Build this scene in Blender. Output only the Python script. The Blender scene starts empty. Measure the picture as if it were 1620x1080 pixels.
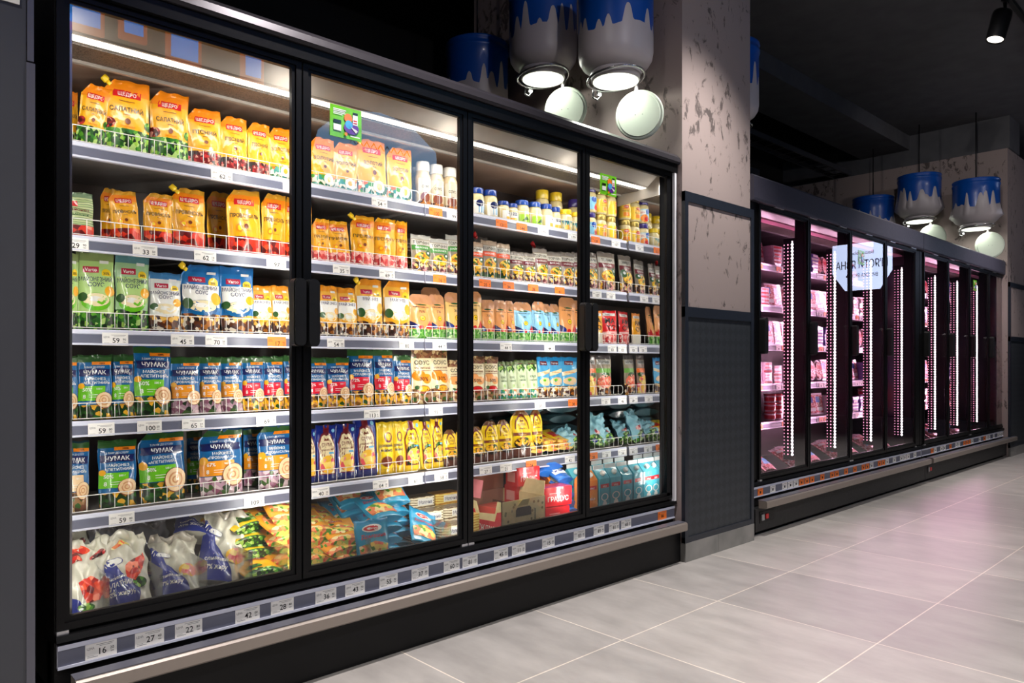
import bpy, math, random
from math import pi, sin, cos, radians as R

# ------------------------------------------------------------------ camera, world, lights
scene = bpy.context.scene
col = scene.collection
CAMH = 1.10
cam_d = bpy.data.cameras.new('camera'); cam = bpy.data.objects.new('camera', cam_d); col.objects.link(cam)
cam_d.sensor_width = 36.0
cam_d.lens = 1165.0 / 1620.0 * 36.0
cam_d.shift_y = 34.0 / 1620.0
cam_d.clip_start = 0.05; cam_d.clip_end = 100
cam.location = (0, 0, CAMH)
cam.rotation_euler = (pi / 2, 0, math.atan2(1245, 1165))
scene.camera = cam
scene.view_settings.view_transform = 'Standard'
scene.view_settings.look = 'None'
scene.view_settings.exposure = 0.0
scene.view_settings.gamma = 1.0
scene.view_settings.use_curve_mapping = False
w = bpy.data.worlds.new('world'); scene.world = w; w.use_nodes = True
w.node_tree.nodes['Background'].inputs[0].default_value = (0.75, 0.72, 0.85, 1)
w.node_tree.nodes['Background'].inputs[1].default_value = 0.05

def lamp(name, kind, loc, rot, energy, color=(1, 1, 1), **kw):
    d = bpy.data.lights.new(name, kind); d.energy = energy; d.color = color
    for k, v in kw.items(): setattr(d, k, v)
    o = bpy.data.objects.new(name, d); o.location = loc; o.rotation_euler = rot; col.objects.link(o); return o
# shop floor spotlights on the ceiling tracks (pointing down, some towards the coolers)
SPOTS = [(-1.57, -0.6, 0.0), (-1.57, 1.6, 0.1), (-1.57, 3.6, -0.1), (-1.57, 6.75, 0.1), (-1.57, 9.3, 0.0), (0.9, 0.5, 0.1), (0.9, 3.0, 0.0), (0.9, 5.6, 0.0), (0.9, 8.4, 0.0)]
for i, (x, y, a) in enumerate(SPOTS):
    lamp('track_spot', 'SPOT', (x + (.05 if x > 0 else -.03), y, 3.56), (0, 0.10 if x < 0 else 0.30, 0), 300 if y < 5 else 205, [(1, .94, .86), (1, .925, .915), (1, .95, .9)][i % 3],
         spot_size=R(86), spot_blend=0.8, shadow_soft_size=0.06)
# added unseen spotlights on the same tracks, brightening the pillars and the milk cans
from mathutils import Vector
AIMED = [((.9, 1.6, 3.56), (-2.9, 3.0, 2.9), 70), ((-1.57, 5.4, 3.56), (-2.4, 9.8, 2.9), 90), ((.9, 7.0, 3.56), (-2.9, 9.6, 2.9), 90), ((-1.57, .6, 3.56), (-2.4, 3.6, 1.6), 34), ((.9, -1.0, 3.56), (-2.35, .2, 1.6), 60)]
for a, t, en in AIMED:
    lamp('added_wall_spot', 'SPOT', a, (Vector(t) - Vector(a)).to_track_quat('-Z', 'Y').to_euler(), en, (1, .93, .90), spot_size=R(50), spot_blend=.9, shadow_soft_size=.05)
# dairy cooler: LED lines on the door mullions and in the canopy
for y, en in ((0.515, 3.2), (1.224, 6.2), (1.973, 6.2), (2.721, 5.6), (3.41, 3.6)):
    lamp('cooler_led', 'AREA', (-2.432, y, 1.25), (0, R(90), 0), en, (1, .96, .88), shape='RECTANGLE', size=1.68, size_y=0.014)
lamp('canopy_led', 'AREA', (-2.54, 1.95, 2.085), (0, R(14), 0), 5, (1, .96, .88), shape='RECTANGLE', size=0.03, size_y=2.85)

# ------------------------------------------------------------------ materials
def lin(c):
    return tuple((v / 12.92 if v <= 0.04045 else ((v + 0.055) / 1.055) ** 2.4) for v in c)
MC = {}
def mat(name, rgb, rough=0.5, metal=0.0, emit=0.0, coat=0.0, bump=0.0, bscale=60, spec=0.5):
    if name in MC: return MC[name]
    m = bpy.data.materials.new(name); m.use_nodes = True
    nt = m.node_tree; b = nt.nodes['Principled BSDF']
    c = lin(rgb) + (1,)
    b.inputs['Base Color'].default_value = c
    b.inputs['Roughness'].default_value = rough
    b.inputs['Metallic'].default_value = metal
    b.inputs['Specular IOR Level'].default_value = spec
    b.inputs['Coat Weight'].default_value = coat
    b.inputs['Coat Roughness'].default_value = 0.12
    if emit:
        b.inputs['Emission Color'].default_value = c; b.inputs['Emission Strength'].default_value = emit
    # every surface gets a light procedural grain in its gloss
    tc = nt.nodes.new('ShaderNodeTexCoord'); n = nt.nodes.new('ShaderNodeTexNoise'); n.inputs['Scale'].default_value = bscale
    n.inputs['Detail'].default_value = 2
    nt.links.new(tc.outputs['Object'], n.inputs['Vector'])
    mr = nt.nodes.new('ShaderNodeMapRange'); mr.inputs['To Min'].default_value = max(0.02, rough * 0.85); mr.inputs['To Max'].default_value = min(1, rough * 1.15)
    nt.links.new(n.outputs['Fac'], mr.inputs['Value']); nt.links.new(mr.outputs['Result'], b.inputs['Roughness'])
    if bump:
        bp = nt.nodes.new('ShaderNodeBump'); bp.inputs['Strength'].default_value = bump; bp.inputs['Distance'].default_value = 0.02 if coat else 0.01
        nt.links.new(n.outputs['Fac'], bp.inputs['Height']); nt.links.new(bp.outputs['Normal'], b.inputs['Normal'])
    MC[name] = m; return m
def ramp_mat(name, stops, scale=30, tex='VORONOI', rough=0.35, bump=0.0, vec='Object', stretch=(1, 1, 1), detail=2, coat=0, constant=False, metal=0):
    """procedural colour variation: noise or voronoi cells through a colour ramp"""
    if name in MC: return MC[name]
    m = bpy.data.materials.new(name); m.use_nodes = True
    nt = m.node_tree; b = nt.nodes['Principled BSDF']; b.inputs['Roughness'].default_value = rough
    b.inputs['Coat Weight'].default_value = coat; b.inputs['Metallic'].default_value = metal
    tc = nt.nodes.new('ShaderNodeTexCoord'); mp = nt.nodes.new('ShaderNodeMapping'); mp.inputs['Scale'].default_value = stretch
    nt.links.new(tc.outputs[vec], mp.inputs['Vector'])
    if tex == 'VORONOI':
        t = nt.nodes.new('ShaderNodeTexVoronoi'); t.inputs['Scale'].default_value = scale
        sep = nt.nodes.new('ShaderNodeSeparateColor'); nt.links.new(t.outputs['Color'], sep.inputs[0]); out = sep.outputs[0]
    elif tex == 'WAVE':
        t = nt.nodes.new('ShaderNodeTexWave'); t.inputs['Scale'].default_value = scale; t.inputs['Distortion'].default_value = 2.5; t.inputs['Detail Scale'].default_value = 1.5
        t.bands_direction = 'Z'; out = t.outputs['Fac']
    else:
        t = nt.nodes.new('ShaderNodeTexNoise'); t.inputs['Scale'].default_value = scale; t.inputs['Detail'].default_value = detail; out = t.outputs['Fac']
    nt.links.new(mp.outputs['Vector'], t.inputs['Vector'])
    r = nt.nodes.new('ShaderNodeValToRGB'); cr = r.color_ramp
    if constant: cr.interpolation = 'CONSTANT'
    while len(cr.elements) < len(stops): cr.elements.new(0.5)
    for e, (p, c) in zip(cr.elements, stops): e.position = p; e.color = lin(c) + (1,)
    nt.links.new(out, r.inputs['Fac']); nt.links.new(r.outputs['Color'], b.inputs['Base Color'])
    if bump:
        bp = nt.nodes.new('ShaderNodeBump'); bp.inputs['Strength'].default_value = bump; bp.inputs['Distance'].default_value = 0.01
        nt.links.new(out, bp.inputs['Height']); nt.links.new(bp.outputs['Normal'], b.inputs['Normal'])
    MC[name] = m; return m
def veg(name, cols, scale=55):
    n = len(cols); return ramp_mat('print_' + name, [(i / n, c) for i, c in enumerate(cols)], scale * 1.6, 'VORONOI', 0.3, 0.25, constant=True, coat=.3)
def plain(rgb, rough=0.32):      # printed colour on film or card
    key = 'print_%02x%02x%02x' % tuple(int(v * 255) for v in rgb)
    m = mat(key, rgb, rough, coat=0.8, bump=0.55, bscale=13)
    m.node_tree.nodes['Principled BSDF'].inputs['Coat Roughness'].default_value = .07; return m
def glass_mat(name, tint=(1, 1, 1), refl=1.0):
    if name in MC: return MC[name]
    m = bpy.data.materials.new(name); m.use_nodes = True; nt = m.node_tree; nt.nodes.clear()
    o = nt.nodes.new('ShaderNodeOutputMaterial'); mx = nt.nodes.new('ShaderNodeMixShader'); t = nt.nodes.new('ShaderNodeBsdfTransparent')
    g = nt.nodes.new('ShaderNodeBsdfGlossy'); f = nt.nodes.new('ShaderNodeFresnel'); f.inputs['IOR'].default_value = 1.5
    t.inputs[0].default_value = tint + (1,); g.inputs['Roughness'].default_value = 0.0
    mu = nt.nodes.new('ShaderNodeMath'); mu.operation = 'MULTIPLY'; mu.inputs[1].default_value = refl
    nt.links.new(f.outputs[0], mu.inputs[0]); nt.links.new(mu.outputs[0], mx.inputs[0])
    nt.links.new(t.outputs[0], mx.inputs[1]); nt.links.new(g.outputs[0], mx.inputs[2]); nt.links.new(mx.outputs[0], o.inputs[0])
    MC[name] = m; return m

BLACK = mat('black_powder_coat', (.035, .035, .042), .42, spec=.25)
BASEM = mat('cooler_base_grey', (.13, .13, .135), .5, spec=.3)
DARK = mat('anthracite_powder_coat', (.25, .255, .28), .42)
FASCIA = mat('violet_grey_fascia', (.25, .24, .29), .45)
HOODM = mat('satin_hood', (.24, .23, .25), .3, metal=.4)
WHITE = mat('white_enamel', (.86, .86, .88), .35)
WIRE = mat('white_wire', (.93, .92, .90), .35)
RAILG = mat('rail_grey_insert', (.40, .41, .48), .3)
RAILW = mat('rail_white_plastic', (.80, .81, .88), .3)
STEEL = mat('brushed_bumper', (.60, .56, .53), .38, metal=.55)
ALU = mat('aluminium', (.8, .8, .82), .3, metal=.8)
TAGW = mat('paper_white', (.93, .92, .91), .6)
TAGO = mat('paper_orange', (1.0, .50, .16), .6)
INK = mat('black_ink', (.07, .07, .08), .5)
INKG = mat('grey_ink', (.45, .45, .46), .6)
LEDM = mat('led_diffuser', (1, .98, .93), .4, emit=3.2)
INNER = ramp_mat('cooler_inner_panel', [(.3, (.58, .55, .52)), (.7, (.64, .61, .58))], 6, 'NOISE', .35)
MIRROR = mat('polished_steel_mirror', (.86, .86, .87), .03, metal=1)
GLASS = glass_mat('door_glass', (.92, .93, .93), 2.0)
CLEAR = glass_mat('clear_acrylic', (.97, .98, .99), .8)
HANDLE = mat('black_handle', (.035, .035, .04), .5)
PINKLED = mat('pink_led', (1, .92, .95), .4, emit=12)
PLASTER = None

# ------------------------------------------------------------------ mesh builder
class MB:
    def __init__(s): s.v = []; s.f = []; s.m = []; s.mats = []; s.sm = []
    def mi(s, m):
        if m not in s.mats: s.mats.append(m)
        return s.mats.index(m)
    def add(s, vs, fs, m, smooth=False):
        b = len(s.v); s.v += [tuple(v) for v in vs]; k = s.mi(m)
        for f in fs: s.f.append([b + i for i in f]); s.m.append(k); s.sm.append(smooth)
        return s
    def box(s, a, b, m, bev=0.0):
        x0, y0, z0 = a; x1, y1, z1 = b
        if bev:
            return s.prism([(x0 + bev, y0), (x1 - bev, y0), (x1, y0 + bev), (x1, y1 - bev), (x1 - bev, y1), (x0 + bev, y1), (x0, y1 - bev), (x0, y0 + bev)], z0, z1, m)
        vs = [(x0, y0, z0), (x1, y0, z0), (x1, y1, z0), (x0, y1, z0), (x0, y0, z1), (x1, y0, z1), (x1, y1, z1), (x0, y1, z1)]
        return s.add(vs, [(0, 3, 2, 1), (4, 5, 6, 7), (0, 1, 5, 4), (1, 2, 6, 5), (2, 3, 7, 6), (3, 0, 4, 7)], m)
    def prism(s, poly, z0, z1, m, axis='z', smooth=False):
        n = len(poly)
        def P(p, q):
            return {'z': (p[0], p[1], q), 'y': (p[0], q, p[1]), 'x': (q, p[0], p[1])}[axis]
        vs = [P(p, z0) for p in poly] + [P(p, z1) for p in poly]
        s.add(vs, [tuple(range(n))[::-1], tuple(range(n, 2 * n))], m)
        return s.add(vs, [(i, (i + 1) % n, n + (i + 1) % n, n + i) for i in range(n)], m, smooth)
    def lathe(s, prof, m, n=24, c=(0, 0, 0), smooth=True, mfn=None, cap=True):
        vs = []
        for (r, z) in prof:
            for k in range(n): a = 2 * pi * k / n; vs.append((c[0] + r * cos(a), c[1] + r * sin(a), c[2] + z))
        for j in range(len(prof) - 1):
            fs = [(j * n + k, j * n + (k + 1) % n, (j + 1) * n + (k + 1) % n, (j + 1) * n + k) for k in range(n)]
            b = len(s.v) if j == 0 else b
            if j == 0: s.v += vs
            kk = s.mi(mfn(j) if mfn else m)
            for f in fs: s.f.append([b + i for i in f]); s.m.append(kk); s.sm.append(smooth)
        if cap:
            L = len(prof) - 1
            kk = s.mi(mfn(0) if mfn else m); s.f.append([b + k for k in range(n)][::-1]); s.m.append(kk); s.sm.append(False)
            kk = s.mi(mfn(L - 1) if mfn else m); s.f.append([b + L * n + k for k in range(n)]); s.m.append(kk); s.sm.append(False)
        return s
    def tube(s, pts, r, m, n=6, closed=False):
        from mathutils import Vector
        P = [Vector(p) for p in pts]; N = len(P); rings = []
        for i, p in enumerate(P):
            a = P[(i - 1) % N] if (closed or i > 0) else p; b = P[(i + 1) % N] if (closed or i < N - 1) else p
            t = (b - a).normalized(); u = t.cross(Vector((0.31, 0.17, 0.93))).normalized(); w_ = t.cross(u)
            rings.append([p + r * (cos(2 * pi * k / n) * u + sin(2 * pi * k / n) * w_) for k in range(n)])
        vs = [tuple(v) for rg in rings for v in rg]; fs = []
        for i in range(N if closed else N - 1):
            j = (i + 1) % N
            fs += [(i * n + k, i * n + (k + 1) % n, j * n + (k + 1) % n, j * n + k) for k in range(n)]
        if not closed: fs += [tuple(range(n))[::-1], tuple((N - 1) * n + k for k in range(n))]
        return s.add(vs, fs, m, True)
    def mesh(s, name):
        me = bpy.data.meshes.new(name); me.from_pydata(s.v, [], s.f)
        for m in s.mats: me.materials.append(m)
        me.polygons.foreach_set('material_index', s.m); me.polygons.foreach_set('use_smooth', s.sm); me.update(); return me
    def obj(s, name, parent=None, loc=(0, 0, 0), rot=(0, 0, 0)):
        return link(name, s.mesh(name), parent, loc, rot)
def link(name, me, parent=None, loc=(0, 0, 0), rot=(0, 0, 0), scale=None):
    o = bpy.data.objects.new(name, me); o.location = loc; o.rotation_euler = rot
    if scale: o.scale = scale
    col.objects.link(o)
    if parent: o.parent = parent
    return o
def empty(name, loc=(0, 0, 0), rot=(0, 0, 0)): return link(name, None, None, loc, rot)
def tag(o, label, cat, group=None):
    o['label'] = label; o['category'] = cat
    if group: o['group'] = group
    return o
def struct(name, mb):
    o = mb.obj(name); o['kind'] = 'structure'; return o
TXT = {}
def text_geo(s, bold=0.0):
    """letters of a string as flat triangles, cap height 1, centred on x, standing on y = 0"""
    k = (s, bold)
    if k in TXT: return TXT[k]
    c = bpy.data.curves.new('letters', 'FONT'); c.body = s; c.size = 1; c.resolution_u = 2; c.offset = bold; c.align_x = 'CENTER'
    o = bpy.data.objects.new('letters', c); col.objects.link(o)
    bpy.context.view_layer.update()
    me = bpy.data.meshes.new_from_object(o.evaluated_get(bpy.context.evaluated_depsgraph_get()))
    vs = [(v.co.x / .73, v.co.y / .73) for v in me.vertices]; fs = [tuple(p.vertices) for p in me.polygons]
    bpy.data.objects.remove(o); bpy.data.curves.remove(c); bpy.data.meshes.remove(me)
    TXT[k] = (vs, fs); return TXT[k]

# ------------------------------------------------------------------ printed artwork on a surface
class Surf:
    """front face as a grid of points (t up, s to the right), with real width and height"""
    def __init__(s, fn, w, h, lift=0): s.fn = fn; s.w = w; s.h = h; s.lift = lift
    def at(s, a, b, off):
        x, y, z = s.fn(min(1, max(0, a)), min(1, max(0, b))); return (x, y - off, z)
def draw(mb, S, layers):
    k = 0
    for L in layers:
        k += 1; off = S.lift + 0.0007 + 0.00030 * k; kind = L[0]
        if kind == 'r':
            _, x0, y0, x1, y1, m = L; nx = max(2, int((x1 - x0) * 10)); ny = max(2, int((y1 - y0) * 12))
            vs = [S.at(x0 + (x1 - x0) * i / nx, y0 + (y1 - y0) * j / ny, off) for j in range(ny + 1) for i in range(nx + 1)]
            fs = [(j * (nx + 1) + i, j * (nx + 1) + i + 1, (j + 1) * (nx + 1) + i + 1, (j + 1) * (nx + 1) + i) for j in range(ny) for i in range(nx)]
            mb.add(vs, fs, m, True)
        elif kind == 'e':
            _, cx, cy, rx, ry, m = L; ry = ry or rx * S.w / S.h; n = 18
            vs = [S.at(cx, cy, off)]
            for q in (.5, 1):
                vs += [S.at(cx + q * rx * cos(2 * pi * i / n), cy + q * ry * sin(2 * pi * i / n), off) for i in range(n)]
            fs = [(0, 1 + i, 1 + (i + 1) % n) for i in range(n)] + [(1 + i, 1 + n + i, 1 + n + (i + 1) % n, 1 + (i + 1) % n) for i in range(n)]
            mb.add(vs, fs, m, True)
        elif kind == 'ring':
            _, cx, cy, rx, ry, th, m = L; ry = ry or rx * S.w / S.h; n = 18; vs = []
            for q in (1 - th, 1): vs += [S.at(cx + q * rx * cos(2 * pi * i / n), cy + q * ry * sin(2 * pi * i / n), off) for i in range(n)]
            mb.add(vs, [(i, n + i, n + (i + 1) % n, (i + 1) % n) for i in range(n)], m, True)
        elif kind == 'p':
            _, pts, m = L; n = len(pts); cx = sum(p[0] for p in pts) / n; cy = sum(p[1] for p in pts) / n
            vs = [S.at(cx, cy, off)]; ring = []
            for i in range(n):
                a, b = pts[i], pts[(i + 1) % n]
                for q in (0, .17, .33, .5, .67, .83): ring.append((a[0] + (b[0] - a[0]) * q, a[1] + (b[1] - a[1]) * q))
            N = len(ring)
            for q in (.2, .4, .6, .8, 1): vs += [S.at(cx + (p[0] - cx) * q, cy + (p[1] - cy) * q, off) for p in ring]
            fs = [(0, 1 + i, 1 + (i + 1) % N) for i in range(N)]
            for g_ in range(4): fs += [(1 + g_ * N + i, 1 + (g_ + 1) * N + i, 1 + (g_ + 1) * N + (i + 1) % N, 1 + g_ * N + (i + 1) % N) for i in range(N)]
            mb.add(vs, fs, m, True)
        elif kind == 't':
            s_, cx, cy, hh, m = L[1:6]; maxw = L[6] if len(L) > 6 else .86; tilt = L[7] if len(L) > 7 else 0
            vs, fs = text_geo(s_, .012)
            if not vs: continue
            wid = max(v[0] for v in vs) - min(v[0] for v in vs); H = hh * S.h
            kx = min(H, maxw * S.w / wid)
            P = [S.at(cx + v[0] * kx / S.w, cy + v[1] * hh + tilt * v[0] * kx / S.w, off + .0006) for v in vs]
            mb.add(P, fs, m)

def hsh(*a):
    x = math.sin(sum((i + 1) * 12.9898 * float(v) for i, v in enumerate(a)) + 4.1414) * 43758.5453
    return x - math.floor(x)

def pouch(w, h, b, body, top, layers, base=None, base_t=.27, cap=None, round_top=False, seed=1, wrinkle=.0022, top_t=.9, cut=0, crumple=0):
    """stand-up pouch: flat top seal, belly, gusset; artwork printed on its front"""
    nu, nv = (20, 26) if crumple else (12, 18)
    def wid(t):
        k = 1 - .05 * (1 - t)
        if round_top == 'arch' and t > .70: k *= math.sqrt(max(.10, 1 - ((t - .70) / .315) ** 2))
        elif round_top and t > .86: k *= .62 + .38 * math.sqrt(max(0, 1 - ((t - .86) / .14) ** 2))
        return w * k
    def dep(sg, t):
        B = b * .5 * min(1, ((.93 - t) / .5)) ** .8 if t < .93 else 0
        B = max(B, 0) * (0.82 + .18 * min(1, t / .15))
        return .0015 + B * (1 - abs(sg) ** 2.6)
    def P(sg, t, front=1):
        wr = wrinkle * (sin(9 * sg + 7 * t + seed) * sin(5 * t * 3 + seed * 2.3) + .5 * sin(17 * t + 3 * sg + seed)) * min(1, t * 3 + .2)
        x = sg * wid(t) / 2 + .0012 * sin(13 * t + seed)
        if cut and t > .84: c_ = (t - .84) / .16 * cut; x = x + w * c_ * (1 - sg) / 2
        y = -(dep(sg, t) + wr * (1 - sg * sg)) * front + .004 * sin(3 * t + seed) * t
        z = t * h
        if crumple:
            q_ = crumple * min(1, .25 + t)
            rg = 1 - 2 * abs(sin(4.2 * sg + 6.3 * t + seed)); r2 = 1 - 2 * abs(sin(7.1 * sg - 5.2 * t + seed * 1.7)); r3 = 1 - 2 * abs(sin(2.3 * sg + 11.0 * t + seed * .6))
            y -= q_ * (rg * .9 + r2 * .6 + r3 * .5) * (front if t > .9 else 1); x += q_ * r3 * .6; z += q_ * (1.2 * sin(5 * sg + seed) - 1.4 * sg * sin(seed)) * t
        if t > .93 and not round_top: z += .002 * sin(6 * sg + seed)
        return (x, y, z)
    mb = MB()
    g = [[P(-1 + 2 * i / nu, j / nv) for i in range(nu + 1)] for j in range(nv + 1)]
    def front(a, c):
        fi = a * nu; fj = c * nv; i = min(nu - 1, int(fi)); j = min(nv - 1, int(fj)); u = fi - i; v = fj - j
        p = [g[j][i], g[j][i + 1], g[j + 1][i], g[j + 1][i + 1]]
        return tuple((p[0][q] * (1 - u) + p[1][q] * u) * (1 - v) + (p[2][q] * (1 - u) + p[3][q] * u) * v for q in range(3))
    bk = [[P(-1 + 2 * i / nu, j / nv, -1) for i in range(nu + 1)] for j in range(nv + 1)]
    def M(j, i):
        t = (j + .5) / nv
        if base and t < base_t: return base
        if t > top_t: return top
        return body
    for grid, flip in ((g, 0), (bk, 1)):
        vs = [p for row in grid for p in row]; o = len(mb.v); mb.v += vs
        for j in range(nv):
            for i in range(nu):
                q = [j * (nu + 1) + i, j * (nu + 1) + i + 1, (j + 1) * (nu + 1) + i + 1, (j + 1) * (nu + 1) + i]
                if flip: q = q[::-1]
                mb.f.append([o + k for k in q]); mb.m.append(mb.mi(M(j, i))); mb.sm.append(True)
    n1 = nu + 1; N = n1 * (nv + 1)
    fr = list(range(n1)); o = 0
    for i in range(nu): mb.f.append([o + i, o + N + i, o + N + i + 1, o + i + 1]); mb.m.append(mb.mi(base or body)); mb.sm.append(False)
    for j in range(nv):
        for i, s_ in ((0, 1), (nu, 0)):
            q = [j * n1 + i, (j + 1) * n1 + i, N + (j + 1) * n1 + i, N + j * n1 + i]
            if s_: q = q[::-1]
            mb.f.append([o + k for k in q]); mb.m.append(mb.mi(M(j, i))); mb.sm.append(False)
    for i in range(nu): mb.f.append([nv * n1 + i, nv * n1 + i + 1, N + nv * n1 + i + 1, N + nv * n1 + i]); mb.m.append(mb.mi(top)); mb.sm.append(False)
    draw(mb, Surf(front, w, h, .0016 if crumple or wrinkle > .0035 else .0003), layers)
    return mb
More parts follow.
